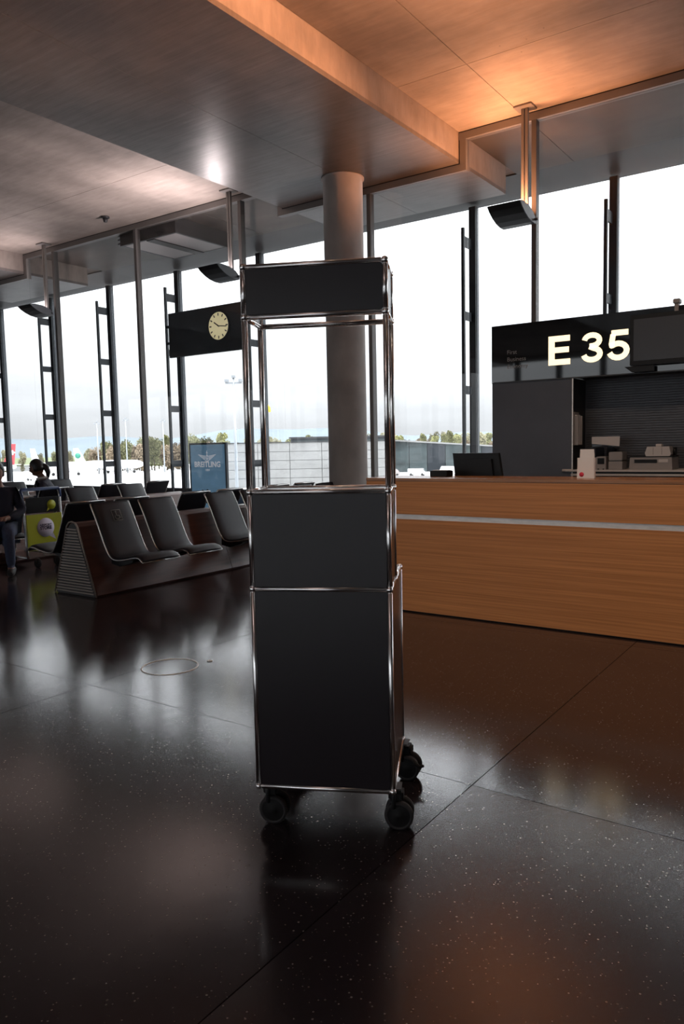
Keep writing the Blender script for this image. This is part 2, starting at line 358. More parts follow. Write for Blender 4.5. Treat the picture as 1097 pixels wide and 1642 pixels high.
# inner glazed screen
w1 = empty('window_1', kind='structure', label='inner glass screen with slim posts under the ceiling')
POSTS_IN = [1.32, -1.08, -3.50, -5.89, -8.30, -10.78, -13.18, -15.6, -18.0, -20.4, -22.8, -25.2]
def top_at(x):
    return BEAM if any(a-.02 < x < b+.02 for a, b in BEAMS) else CEIL
for x in POSTS_IN:
    t = top_at(x)
    obj('post', MB().box(x-.03, x+.03, Y_IN-.05, Y_IN+.05, 0, t-.10), M_POST, w1)
for x0, x1 in zip(POSTS_IN[1:], POSTS_IN):
    cut = sorted([x0+.03, x1-.03]+[e for b in BEAMS for e in b if x0+.03 < e < x1-.03])
    for a, b in zip(cut, cut[1:]):
        t = top_at((a+b)/2); g = .045 if a != x0+.03 else 0; g2 = .045 if b != x1-.03 else 0
        if t == CEIL: a += g*2.2; b -= g2*2.2
        else: a -= g*2.2; b += g2*2.2
        obj('pane', MB().box(a+.001, b-.001, Y_IN-.006, Y_IN+.006, .06, t-.10), M_GLASS, w1)
seg = sorted([-27.0, 13.0]+[e for b in BEAMS for e in b if -27 < e < 13])
for a, b in zip(seg, seg[1:]):
    t = top_at((a+b)/2)
    ea = .10 if t == BEAM and a > -26.9 else 0; eb = .10 if t == BEAM and b < 12.9 else 0
    obj('head_frame', MB().box(a-ea, b+eb, Y_IN-.05, Y_IN+.05, t-.10, t-.014), M_ALU, w1)
    obj('gasket', MB().box(a, b, Y_IN-.045, Y_IN+.045, t-.02, t+.004), M_GASKET, w1)
for a, b in BEAMS:
    for e, s in ((a, -1), (b, 1)):
        if -27 < e < 13:
            x0, x1 = sorted((e+s*.014, e+s*.10))
            obj('side_frame', MB().box(x0, x1, Y_IN-.0495, Y_IN+.0495, BEAM-.0135, CEIL-.1005), M_ALU, w1)
            x0, x1 = sorted((e+s*.0005, e+s*.0135)); obj('gasket', MB().box(x0, x1, Y_IN-.045, Y_IN+.045, BEAM-.014, CEIL-.02), M_GASKET, w1)
obj('sill', MB().box(-27, 13, Y_IN-.05, Y_IN+.05, .001, .06), M_ALU, w1)
# outer glazed wall with ladder posts
w2 = empty('window_2', kind='structure', label='outer glass wall with dark ladder-shaped steel posts')
POSTS_OUT = [1.35, -1.02, -3.40, -5.74, -8.10, -10.55, -12.99, -15.38, -17.75, -20.12, -22.5, -24.9]
for i, x in enumerate(POSTS_OUT):
    obj('post', MB().box(x-.045, x+.075, Y_OUT-.07, Y_OUT+.06, .2, OUTS-.04), M_STEEL, w2)
    obj('post_edge', MB().box(x+.0755, x+.082, Y_OUT-.03, Y_OUT+.05, .2, OUTS-.04), M_STEELG, w2)
    obj('ladder_bar', MB().box(x-.03, x+.02, Y_OUT-.40, Y_OUT-.35, .01, 4.95), M_STEEL, w2)
    for z in (1.05, 2.28, 3.52, 4.75):
        obj('ladder_bracket', MB().box(x-.02, x+.012, Y_OUT-.3495, Y_OUT-.071, z-.07 if z < 4 else z-.10, z+.07), M_STEEL, w2)
for x0, x1 in zip(POSTS_OUT[1:], POSTS_OUT):
    obj('pane', MB().box(x0+.087, x1-.047, Y_OUT-.006, Y_OUT+.006, .5, OUTS-.04), M_GLASS, w2)
obj('upstand', MB().box(-27, 13, Y_OUT-.06, Y_OUT+.08, -.3, .44), M_STEEL, w2)
obj('sill', MB().box(-27, 13, Y_OUT-.08, Y_OUT+.10, .441, .48), M_FASCIA, w2)
t1 = obj('trim_1', MB().box(RL, RR, 11.11, 11.30, OUTS-.05, CEIL+.5).box(RL, RR, 11.301, 12.34, OUTS-.02, CEIL+.5), M_FASCIA); tag(t1, 'dark metal edge of the roof overhang', kind='structure')
# column
co = obj('column', MB().lathe([(0, 0), (.268, 0), (.268, BEAM-.03), (.29, BEAM-.02), (.29, BEAM-.001), (0, BEAM-.001)], Matrix.Translation((-5.99, 8.68, 0)), 40), M_COL)
tag(co, 'round grey concrete column rising to the beam behind the display cabinet', 'column', kind='structure')

# ------------------------------------------------------------------ rolling display cabinet (tube frame and black panels)
WX, D1, D2 = .481, .215, .48
cab = empty('display_cabinet', (-1.783, 1.976, 0), .466, label='tall black wheeled display cabinet with chrome tube frame and open middle bay', cat='cabinet')
LV = [.179, .895, 1.234, 1.829, 1.995]
nodes = {}
for i, z in enumerate(LV):
    for x in (0, WX):
        for y in ((0, D2) if i == 0 else (0, D1, D2) if i == 1 else (0, D1)):
            nodes[(i, x, y)] = Vector((x, y, z))
tr = .0095
def tube(a, b):
    d = (b-a).normalized()
    m_ = MB().tube([a+d*.012, b-d*.012], tr, 14)
    m_.tube([a+d*.011, a+d*.019], .0075, 12).tube([b-d*.019, b-d*.011], .0075, 12)
    obj('frame_tube', m_, M_CHROME, cab)
for (i, x, y), p in nodes.items():
    obj('ball_connector', MB().ball(p, .0128, 16, 10), M_CHROME, cab)
    if (i, WX, y) in nodes and x == 0: tube(p, nodes[(i, WX, y)])
    up = None
    for j in range(i+1, 5):
        if (j, x, y) in nodes: up = nodes[(j, x, y)]; break
    if up is not None: tube(p, up)
    ys = sorted(q[2] for q in nodes if q[0] == i and q[1] == x)
    k = ys.index(y)
    if k+1 < len(ys): tube(p, nodes[(i, x, ys[k+1])])
g_ = .0085
def cpanel(x0, x1, y0, y1, z0, z1): obj('panel', MB().box(x0, x1, y0, y1, z0, z1, bev=.0008), M_PANEL, cab)
for a, b in ((0, 1), (1, 2), (3, 4)):                                   # fronts
    cpanel(g_, WX-g_, -.0045, .0045, LV[a]+g_, LV[b]-g_)
for a, b, d in ((0, 1, D2), (1, 2, D1), (3, 4, D1)):                    # sides
    for x in (0, WX): cpanel(x-.004, x+.004, g_, d-g_, LV[a]+g_, LV[b]-g_)
for a, b, d in ((1, 2, D1),):                                           # back of the middle box
    cpanel(g_, WX-g_, d-.004, d+.004, LV[a]+g_, LV[b]-g_)
for i, d in ((0, D2), (1, D2), (2, D1)): cpanel(g_, WX-g_, g_, d-g_, LV[i]-.004, LV[i]+.004)
def caster(x, y, ang, brake):
    c = bpy.data.objects.new('caster', None); C.objects.link(c); c.parent = cab; c.location = (x, y, 0); c.rotation_euler = (0, 0, ang)
    R = .053; yo = .035
    Mx = Matrix.Translation((0, .016, R)) @ Matrix.Rotation(PI/2, 4, 'X')
    for s in (-1, 1):
        Mw = Matrix.Translation((.018, yo+s*.025, R)) @ Matrix.Rotation(-s*PI/2, 4, 'X')
        obj('wheel', MB().lathe([(0, -.011), (R-.006, -.011), (R, -.006), (R, .006), (R-.006, .011), (R-.010, .0115), (R-.012, .009)], Mw, 28).lathe([(R-.0121, .0075), (.014, .0085), (.012, .011), (0, .011)], Mw, 28, 1), [M_WHEEL, M_RUBBER], c)
    hood = [(-.034+.018, .02)]
    arc = [(.018+.043*math.cos(a), R+.043*math.sin(a)) for a in [PI*.12+k*(PI*.95)/9 for k in range(10)]]
    obj('hood', MB().prism([(.018-.030, R-.02)][:0]+arc+[(-.012, R-.02), (.03, R-.01)], yo-.0085, yo+.0085, 'y').box(-.02, .035, yo-.03, yo+.03, R+.052, LV[0]-.035, bev=.008), M_RUBBER, c)
    obj('stem', MB().tube([(0, 0, R+.03), (0, 0, LV[0]-.012)], .008, 10).box(-.03, .03, -.03, .03, LV[0]-.0125, LV[0]-.0095), M_DARK, c)
    if brake: obj('brake_lever', MB().tube([(.05, 0, R+.03), (.075, 0, R+.015), (.092, 0, R+.022)], [.007, .008, .006], 8), M_RUBBER, c)
caster(.012, .07, -.05, 0); caster(WX-.004, .07, .0, 0); caster(.014, D2+.0, .6, 1); caster(WX-.002, D2+.0, -.2, 1)

# ------------------------------------------------------------------ counter
ctr = empty('service_counter', (-3.53, 5.38, 0), 0, label='long oak-fronted service counter with a brushed steel band', cat='counter')
CL = 7.2
obj('plinth', MB().box(.03, CL, .03, .5, 0, .012), M_GASKET, ctr)
obj('lower_front', MB().box(0, CL, 0, .03, .012, .772), M_OAK, ctr)
obj('steel_band', MB().box(0, CL, .006, .03, .7725, .8125), M_BAND, ctr)
obj('upper_front', MB().box(0, CL, 0, .03, .813, 1.085), M_OAK, ctr)
obj('end_panel', MB().box(0, .03, .0305, .5, .012, 1.085), M_OAK, ctr)
obj('countertop', MB().box(-.002, CL, -.004, .46, 1.0855, 1.11, bev=.003), M_OAKTOP, ctr)
obj('back_panel', MB().box(.0305, CL, .45, .47, .012, 1.084), M_GREY, ctr)
obj('desk_top', MB().box(.0305, CL, .4705, 1.0, .72, .75), M_WHITE, ctr)
for x in (.3, 2.6, 5.0): obj('leg', MB().box(x, x+.04, .92, .96, 0, .7195), M_STEELG, ctr)
# ------------------------------------------------------------------ gate unit behind the counter
gu = empty('gate_unit', (-3.43, 7.75, 0), 0, label='dark gate unit with a gloss black sign band above a recessed work bay', cat='cabinet')
GL = 5.2; ZS0, ZS1 = 2.03, 2.625
obj('cupboard_door', MB().box(0, .87, 0, .02, .02, ZS0-.006), M_GREY, gu)
obj('cupboard_side', MB().box(0, .02, .0205, .45, .02, ZS0-.006).box(.85, .87, .0205, .45, .02, ZS0-.006), M_DARK, gu)
obj('corner_trim', MB().box(.872, .884, -.003, .012, .02, ZS0-.006), M_BAND, gu)
obj('base_cupboard', MB().box(.886, GL, .1, .44, .02, .95), M_DARK, gu)
obj('bay_back', MB().box(.851, GL, .4505, .475, .02, ZS0-.0005), M_RIB, gu)
rm = MB().prism([(.4445, -.008), (.4500, -.011), (.4500, .011), (.4445, .008)], .886, GL, 'x').mesh('rib'); rm.materials.append(M_RIB)
for k in range(40): obj('rib', rm, M_RIB, gu, (0, 0, 1.0+.0255*k))
obj('sign_band', MB().box(0, GL, -.012, .012, ZS0, ZS1), M_BLACK, gu)
obj('sign_back', MB().box(0, GL, .5, .52, ZS0, ZS1-.06).box(.01, GL, .013, .499, ZS0, ZS0+.02), M_DARK, gu)
obj('sign_edge', MB().box(0, GL, -.013, .013, ZS0-.012, ZS0-.001).box(0, .012, .0125, .499, ZS0+.021, ZS1-.06), M_STEELG, gu)
# backlit E 35
x0, zb, zt = -2.80+3.43, 2.162, 2.456
st = .058
e = MB()
e.box(x0, x0+st+.006, -.018, -.0125, zb, zt).box(x0+st+.006, x0+.222, -.018, -.0125, zt-.058, zt).box(x0+st+.006, x0+.212, -.018, -.0125, (zb+zt)/2-.024, (zb+zt)/2+.032).box(x0+st+.006, x0+.226, -.018, -.0125, zb, zb+.058)
obj('lit_letter', e, M_LETTER, gu)
def arc(cx, cz, rx, rz, a0, a1, n=14): return [(cx+rx*math.cos(math.radians(a0+(a1-a0)*k/n)), cz+rz*math.sin(math.radians(a0+(a1-a0)*k/n))) for k in range(n+1)]
H = zt-zb; cx = -2.354+3.43
pts = arc(cx-.004, zt-.076+.002, .072, .050, 172, -78)+[(cx-.03, zb+H*.535)]
three = MB().ribbon(arc(cx-.002, zt-.078, .074, .053, 175, -80)+[(cx-.025, zt-.133)], .052, -.018, -.0125)
three.ribbon([(cx-.025, zt-.135)]+arc(cx-.002, zb+.083, .080, .057, 75, -172), .054, -.018, -.0125)
obj('lit_letter', three, M_LETTER, gu)
cx = -2.098+3.43
five = MB().box(cx-.068, cx+.092, -.018, -.0125, zt-.054, zt)
five.ribbon([(cx-.052, zt-.04), (cx-.067, zt-.135), (cx-.06, zt-.16)], .052, -.018, -.0126)
five.ribbon([(cx-.078, zt-.148)]+arc(cx-.004, zb+.095, .083, .069, 130, -165), .054, -.018, -.0124)
obj('lit_letter', five, M_LETTER, gu)
for k, t in enumerate(('First', 'Business', 'Economy')):
    text('lettering', t, .062, M_DIM, gu, (.175, -.0135, 2.315-.075*k), align='LEFT', extrude=.0005)
# screen on the sign band
sc = empty('flat_screen', (-1.97, 7.73, 2.09), 0, label='wide switched-off flat screen mounted on the black sign band', cat='screen')
obj('bezel', MB().box(0, 1.02, -.075, -.02, 0, .475, bev=.006), M_PLASTIC, sc); obj('display', MB().box(.035, .985, -.0775, -.0755, .045, .435), M_SCREEN, sc)
obj('wall_bracket', MB().box(.2, .8, -.0195, .0055, .05, .40), M_DARK, sc)
obj('tilt_bar', MB().prism([(-.05, -.005), (.22, -.005), (.22, -.06), (.02, -.06)], -.07, -.03, 'y'), M_PLASTIC, sc)
sp = empty('spot_clip', (-1.57, 7.75, ZS1), 0, label='small grey clamp lamp sitting on the top edge of the gate sign', cat='lamp')
obj('clamp', MB().box(-.018, .018, -.03, .03, .001, .018).box(-.018, .018, -.03, -.0125, -.06, .001), M_GPLAST, sp); obj('head', MB().box(-.030, .030, -.045, .045, .0185, .06, bev=.005), M_GPLAST, sp)

# work shelf and the devices on it
ws = empty('work_shelf', (-2.60, 7.69, 1.05), 0, label='pale double-edged shelf in the bay of the gate unit', cat='shelf')
obj('top_board', MB().box(.05, 4.3, 0, .5, .022, .04), M_LPLAST, ws); obj('lower_board', MB().box(.05, 4.3, .012, .49, -.02, 0), M_LPLAST, ws)
obj('spacer', MB().box(.06, 4.3, .05, .48, .0002, .0218), M_DARK, ws); obj('clamp', MB().tube([(-.05, .05, .03), (.05, .05, .03)], .016, 10), M_LPLAST, ws)
ZT = 1.0905
def device(name, label, loc, cat): return empty(name, (loc[0], loc[1], ZT), 0, label=label, cat=cat)
d = device('printer', 'wide grey document printer with a dark output slot on the work shelf', (-1.99, 7.76), 'printer')
obj('body', MB().prism([(0, .003), (.01, 0), (.39, 0), (.40, .003), (.392, .118), (.008, .118)], 0, .30, 'y'), M_GPLAST, d)
obj('paper_slot', MB().box(.05, .26, -.004, -.0005, .065, .098), M_PLASTIC, d); obj('control_panel', MB().box(.275, .36, -.004, -.0005, .07, .10), M_LPLAST, d)
obj('lid', MB().box(.003, .397, .005, .3, .1185, .128), M_PLASTIC, d)
d2 = empty('printer', (-1.86, 7.83, ZT+.1285), 0, label='small light label printer stacked on the wide printer', cat='printer')
obj('body', MB().prism([(.01, 0), (.23, 0), (.24, .02), (.222, .092), (.02, .092), (0, .03)], 0, .16, 'y'), M_LPLAST, d2); obj('knob', MB().box(.095, .15, .02, .1, .0925, .118, bev=.004), M_LPLAST, d2)
obj('side_roll', MB().tube([(.25, .08, .045), (.275, .08, .045)], .04, 14), M_PLASTIC, d2)
for x in (.075, .155): obj('groove', MB().box(x, x+.004, -.002, .0, .015, .085), M_GPLAST, d2)
d = device('card_reader', 'upright beige card reader with a black screen on the shelf', (-2.31, 7.74), 'reader')
obj('body', MB().prism([(0, 0), (.10, 0), (.10, .13), (.012, .13), (0, .12)], 0, .14, 'y'), M_GPLAST, d); obj('display', MB().box(.018, .085, -.003, -.0005, .055, .115), M_PLASTIC, d)
for x in (.02, .07): obj('foot', MB().box(x, x+.015, -.006, .0, .0, .01), M_PLASTIC, d)
d = device('receipt_printer', 'squat beige receipt printer beside the card reader', (-2.185, 7.74), 'printer')
obj('body', MB().box(0, .135, 0, .17, 0, .082, bev=.004), M_GPLAST, d); obj('cover', MB().box(.002, .133, .002, .18, .088, .175, bev=.006), M_GPLAST, d); obj('seam', MB().box(.004, .131, .004, .165, .0822, .0878), M_PLASTIC, d)
d = device('plastic_pouch', 'clear plastic pouch standing behind the card reader', (-2.40, 7.93), 'pouch')
obj('film', MB().prism([(0, 0), (.26, 0), (.275, .33), (.265, .335), (-.008, .33)], 0, .012, 'y'), M_CLEAR, d); obj('contents', MB().box(.03, .11, .013, .04, .0, .22).prism([(.12, 0), (.22, 0), (.24, .2), (.15, .26)], .013, .03, 'y'), M_PLASTIC, d)
obj('seal_strip', MB().prism([(-.008, .26), (.27, .23), (.275, .33), (-.008, .33)], -.003, -.0005, 'y'), M_LPLAST, d)
d = empty('leaflet_rack', (-2.559, 7.80, 1.34), 0, label='narrow grey leaflet rack fixed inside the work bay of the gate unit', cat='rack')
obj('holder', MB().box(.0005, .012, 0, .14, 0, .34).box(.0121, .05, 0, .006, 0, .30).box(.0121, .05, .134, .14, 0, .30).box(.0121, .05, .0061, .1339, 0, .006), M_GPLAST, d)
obj('leaflet', MB().box(.014, .03, .01, .13, .007, .31), M_PAPER, d)
d = empty('leaflet_stand', (-1.805, 5.60, 1.1105), 0, label='white cardboard leaflet stand with a red dot on the counter', cat='stand')
obj('back_card', MB().prism([(.012, .17), (.118, .17), (.114, .212), (.014, .212)], .012, .016, 'y').prism([(.006, 0), (.122, 0), (.118, .1705), (.012, .1705)], .012, .016, 'y'), M_PAPER, d)
obj('front_pocket', MB().prism([(0, 0), (.128, 0), (.122, .15), (.006, .15)], -.02, -.012, 'y').box(.001, .009, -.0119, .0119, 0, .15).box(.117, .127, -.0119, .0119, 0, .15), M_PAPER, d)
obj('red_dot', MB().lathe([(0, 0), (.017, 0), (.017, .001), (0, .001)], Matrix.Translation((.035, -.0205, .028)) @ Matrix.Rotation(PI/2, 4, 'X'), 18), M_RED, d)
d = empty('desk_monitor', (-2.99, 5.95, .7505), 0, label='black desk monitor seen from behind over the counter top', cat='monitor')
obj('housing', MB().prism([(.02, .30), (.455, .30), (.415, .548), (-.005, .55)], -.02, .02, 'y').prism([(.06, .34), (.38, .34), (.36, .5), (.08, .5)], -.045, -.0205, 'y'), M_PLASTIC, d)
obj('stand', MB().box(.18, .26, -.012, .012, .021, .2995), M_PLASTIC, d); obj('foot', MB().box(.1, .34, -.09, .09, 0, .02, bev=.005), M_PLASTIC, d)
obj('badge', MB().box(.2, .245, -.0225, -.0205, .309, .314), M_GPLAST, d)
d = empty('reader_box', (-3.065, 5.64, 1.1105), 0, label='flat black reader box on the counter left of the monitor', cat='reader')
obj('body', MB().box(0, .16, 0, .12, 0, .05, bev=.005), M_PLASTIC, d); obj('top_plate', MB().box(.02, .14, .015, .105, .0505, .054), M_LPLAST, d)

# ------------------------------------------------------------------ curved lamps hung from the ceiling
def hung_lamp(x, y, label, tubes, col):
    r = empty('hanging_lamp', (x, y, CEIL), 0, label=label, cat='lamp', group='curved lamps hanging along the glass screen')
    obj('ceiling_plate', MB().box(-.11, .11, -.10, .10, -.022, -.001, bev=.003), M_ALU, r)
    for s in (-1, 1): obj('rod', MB().box(s*.024-.017, s*.024+.017, -.02, .02, -1.33, -.0225), M_ALU, r)
    outer = [(-.43, -1.195), (-.37, -1.245), (-.28, -1.295), (-.17, -1.335), (-.05, -1.355), (.06, -1.355)]
    inner = [(.06, -1.335), (-.05, -1.332), (-.16, -1.312), (-.27, -1.270), (-.35, -1.222), (-.41, -1.188)]
    obj('reflector', MB().prism(outer+inner, -.30, .10, 'x'), M_LAMPB, r)
    obj('end_cap', MB().prism(outer+[(.06, -1.30), (-.02, -1.235), (-.16, -1.19), (-.34, -1.178)], .1005, .112, 'x'), M_LAMPG, r)
    obj('lens', MB().box(-.28, .08, -.15, -.04, -1.305, -1.295), M_WARM if col is UP_COL else M_GPLAST, r)
    for tilt, turn, spread, wt in tubes:
        ld = bpy.data.lights.new('reflector_lamp', 'AREA'); ld.shape = 'RECTANGLE'; ld.size = .34; ld.size_y = .10; ld.energy = wt; ld.color = col; ld.spread = math.radians(spread)
        lo = bpy.data.objects.new('reflector_light', ld); C.objects.link(lo); lo.parent = r; lo.location = (-.10, -.095, -1.27); lo.rotation_euler = (PI+math.radians(tilt), 0, math.radians(turn))
    obj('bracket', MB().box(-.06, .1, .02, .075, -1.33, -1.28).tube([(.113, .03, -1.31), (.15, .03, -1.31)], .016, 10), M_LAMPG, r)
hung_lamp(-3.54, 8.97, 'curved black lamp hanging on orange-lit rods above the gate sign', LIT_ORANGE, UP_COL)
hung_lamp(-8.30, 8.93, 'curved black lamp hanging above the wall clock', LIT_PALE, PALE_COL)
hung_lamp(-13.15, 8.95, 'curved black lamp hanging furthest left, by the far beam', LIT_PALE_FAR, PALE_COL)
hung_lamp(1.26, 8.97, 'added unseen curved lamp hanging right of the gate sign, outside the picture', FILL_ORANGE_RIGHT, UP_COL)  # added out of view to throw orange light on the beam
hung_lamp(-1.0, -1.6, 'added unseen curved lamp in the bay behind the viewer, nearer one', FILL_PALE_ROOM, PALE_COL)  # added behind the viewer to brighten the chrome and counter
hung_lamp(-1.0, -7.6, 'added unseen curved lamp in the bay behind the viewer, further one', FILL_PALE_ROOM, PALE_COL)  # second added fill lamp behind the viewer
sd = empty('smoke_detector', (-10.85, 8.6, CEIL), 0, label='small dark detector on the ceiling of the left bay', cat='detector')
obj('base', MB().lathe([(0, -.001), (.07, -.001), (.075, -.02), (.05, -.03), (0, -.03)], None, 20), M_DARK, sd); obj('sensor', MB().lathe([(0, -.0305), (.045, -.0305), (.03, -.09), (0, -.10)], None, 16), M_DARK, sd)
for i, (dx, dy) in enumerate(FILL_DOWNLIGHTS):  # added lamps out of view, aimed at the counter front
    d = empty('fill_downlight', (dx, dy, CEIL-.001), 0, label=('leftmost', 'second from left', 'third from left', 'rightmost')[i]+' of four added ceiling fill lights over the floor before the counter', cat='lamp', group='fill lights added before the counter')
    obj('ring', MB().lathe([(.055, 0), (.075, 0), (.075, -.012), (.055, -.008)], None, 24), M_WHITE, d); obj('lens', MB().lathe([(0, -.001), (.054, -.001), (.054, -.004), (0, -.004)], None, 20), M_WARM, d)
    ld = bpy.data.lights.new('fill_downlight', 'SPOT'); ld.energy = 150; ld.color = (1, .76, .56); ld.spot_size = math.radians(100); ld.spot_blend = 1; ld.shadow_soft_size = .05
    lo = bpy.data.objects.new('fill_downlight_lamp', ld); C.objects.link(lo); lo.parent = d; lo.location = (0, 0, -.02); lo.rotation_euler = (math.radians(36), 0, 0)
# louvred box under the outer soffit; shaded sides and lit bottom painted in
bx = empty('soffit_box', (-10.6, 9.95, CEIL-.021), 0, label='square dark-rimmed box hung under the outer soffit behind the glass', cat='vent box')
obj('near_side', MB().box(-.75, .70, -.65, -.60, -.25, .02), M_DARK, bx); obj('right_side', MB().box(.65, .70, -.5995, .66, -.25, .02), M_DARK, bx)
obj('left_side', MB().box(-.75, -.70, -.5995, .66, -.25, .02), M_STEELG, bx); obj('far_side', MB().box(-.6995, .6495, .61, .66, -.25, .02), M_STEELG, bx)
for x0, x1 in ((-.699, -.10), (.10, .649)): obj('bottom_panel', MB().box(x0, x1, -.599, .609, -.245, -.23), M_LPLAST, bx)
obj('cross_rib', MB().box(-.099, .099, -.599, .609, -.262, -.20), M_DARK, bx)
for z in (-.22, -.15, -.08): obj('end_louvre', MB().box(-.80, -.7505, -.66, -.56, z, z+.025), M_STEELG, bx)

# ------------------------------------------------------------------ clock board and poster
cb = empty('clock_board', (-11.75, 11.72, 3.38), 0, label='long black board with a round cream clock between the outer posts', cat='clock')
obj('board', MB().box(-1.07, 1.12, 0, .06, 0, .96), M_BOARD, cb)
for x_ in (-1.245+.0, 1.19): obj('bracket', MB().box(min(x_, x_*.8), max(x_, x_*.8), .0605, .079, .3, .36).box(min(x_, x_*.8), max(x_, x_*.8), .0605, .079, .66, .72), M_STEEL, cb)
fc = bpy.data.objects.new('clock_face', None); C.objects.link(fc); fc.parent = cb; fc.location = (.455, -.0005, .54)
Mx = Matrix.Rotation(PI/2, 4, 'X')
obj('dial', MB().lathe([(0, 0), (.285, 0), (.285, .012), (0, .012)], Mx, 40), M_CLOCK, fc)
obj('rim', MB().lathe([(.2855, 0), (.315, 0), (.31, .022), (.2855, .022)], Mx, 40), M_BOARD, fc)
for k in range(12):
    a = k*PI/6; q = MB().box(-.012, .012, -.0155, -.0125, .205, .262); q.xf(Matrix.Rotation(a, 4, 'Y')); obj('hour_mark', q, M_INK, fc)
q = MB().box(-.012, .012, -.018, -.0156, -.03, .15); q.xf(Matrix.Rotation(math.radians(-57), 4, 'Y')); obj('hour_hand', q, M_INK, fc)
q = MB().box(-.009, .009, -.021, -.0181, -.03, .235); q.xf(Matrix.Rotation(math.radians(97), 4, 'Y')); obj('minute_hand', q, M_INK, fc)
ps = empty('poster', (-11.80, 11.74, 0), 0, label='blue advertising poster with winged anchor emblem behind the benches', cat='poster')
obj('sheet', MB().box(-.50, .53, 0, .05, .02, 1.46), M_POSTER, ps)
obj('frame', MB().box(-.54, -.501, -.005, .055, 0, 1.50).box(.531, .57, -.005, .055, 0, 1.50).box(-.50, .53, -.005, .055, 1.461, 1.50), M_STEELG, ps)
text('lettering', 'BREITLING', .165, M_PINK, ps, (.0, -.001, .98), bold=.004)
text('lettering', '1884', .07, M_PINK, ps, (.0, -.001, .89))
em = MB()
for s in (-1, 1):
    for k in range(4): em.prism([(s*.05, 1.13-.028*k), (s*(.27-.045*k), 1.16-.028*k), (s*(.25-.045*k), 1.142-.028*k), (s*.05, 1.115-.028*k)], -.003, -.0005, 'y')
em.ribbon(arc(0, 1.10, .035, .045, 0, 340, 16), .012, -.003, -.0005); em.box(-.006, .006, -.004, -.0005, 1.02, 1.24); em.ribbon(arc(0, 1.06, .06, .05, 200, 340, 8), .012, -.0035, -.0005)
em.box(-.03, .03, -.0042, -.0005, 1.19, 1.20)
em.xf(Matrix.Translation((0, 0, .09)))
obj('winged_emblem', em, M_PINK, ps)
mo = [(-.42, .02), (.40, .02), (.36, .16), (.28, .34), (.20, .45), (.12, .38), (.06, .46), (-.02, .50), (-.10, .45), (-.17, .49), (-.27, .42), (-.33, .30), (-.38, .16)]
obj('dark_print', MB().prism(mo, -.003, -.0006, 'y'), M_BOARD, ps)
obj('pale_print', MB().prism([(-.30, .03), (.25, .03), (.16, .15), (-.02, .20), (-.2, .16)], -.0042, -.0031, 'y'), M_POSTER, ps)

# ------------------------------------------------------------------ benches
def smooth_poly(pts, n=4):
    out = []
    P = [Vector(p) for p in pts]
    for i in range(len(P)-1):
        p0, p1, p2, p3 = P[max(i-1, 0)], P[i], P[i+1], P[min(i+2, len(P)-1)]
        for k in range(n):
            t = k/n
            out.append(.5*((2*p1)+(p2-p0)*t+(2*p0-5*p1+4*p2-p3)*t*t+(3*p1-p0-3*p2+p3)*t**3))
    out.append(P[-1]); return out
PROF = smooth_poly([(.18, .878), (.255, .74), (.325, .59), (.39, .46), (.455, .385), (.54, .365), (.66, .378), (.78, .402), (.85, .40), (.895, .365)], 4)
def offset(P, d):
    out = []
    for i, p in enumerate(P):
        t = (P[min(i+1, len(P)-1)]-P[max(i-1, 0)]).normalized(); out.append(p+Vector((-t.y, t.x))*d)
    return out
def seat_meshes():
    top = offset(PROF, .022); low = offset(PROF, -.012)
    def fat(P, k): return P
    w = .225
    poly = [(p.x, p.y) for p in top]+[(p.x, p.y) for p in reversed(low)]
    # cushion: slightly crowned across the width
    mb = MB(); ys = [-w+.010, -w+.03, -w*.5, 0, w*.5, w-.03, w-.010]; cr = [0, .010, .016, .018, .016, .010, 0]
    rings = []
    for y, c in zip(ys, cr):
        T = offset(PROF, .012+c); B = offset(PROF, -.008)
        rings.append([mb.bm.verts.new((p.x, y, p.y)) for p in T]+[mb.bm.verts.new((p.x, y, p.y)) for p in reversed(B)])
    n = len(rings[0])
    for A, Bq in zip(rings, rings[1:]):
        for k in range(n):
            f = mb.bm.faces.new((A[k], A[(k+1)%n], Bq[(k+1)%n], Bq[k])); f.smooth = True
    mb.bm.faces.new(rings[0]); mb.bm.faces.new(rings[-1][::-1])
    cushion = mb.mesh('cushion'); cushion.materials.append(M_LEATHER)
    eds = []
    for s in (-1, 1):
        eds.append(MB().tube([(p.x, s*w, p.y) for p in PROF], .0075, 6).mesh('side_rim')); eds[-1].materials.append(M_SEATEDGE)
    p = PROF[-1]; fr = MB().tube([(p.x+.002, -w, p.y), (p.x+.002, w, p.y)], .0065, 6).mesh('front_rim'); fr.materials.append(M_SEATEDGE)
    p = PROF[0]; tp = MB().tube([(p.x, -w, p.y), (p.x, w, p.y)], .0065, 6).mesh('top_rim'); tp.materials.append(M_SEATEDGE)
    sup = MB().prism([(.30, .30), (.42, .28), (.60, .33), (.62, .352), (.50, .345), (.42, .36), (.36, .42), (.30, .42)], -.10, .10, 'y').mesh('support'); sup.materials.append(M_PLASTIC)
    return cushion, eds[0], eds[1], fr, tp, sup
SEAT = seat_meshes()
def seat(parent, y, flip):
    s = bpy.data.objects.new('seat', None); C.objects.link(s); s.parent = parent; s.location = (0, y, 0); s.rotation_euler = (0, 0, PI if flip else 0)
    for me_, m_ in zip(SEAT, (M_LEATHER, M_SEATEDGE, M_SEATEDGE, M_SEATEDGE, M_SEATEDGE, M_PLASTIC)): obj(me_.name.split('.')[0], me_, m_, s)
    return s
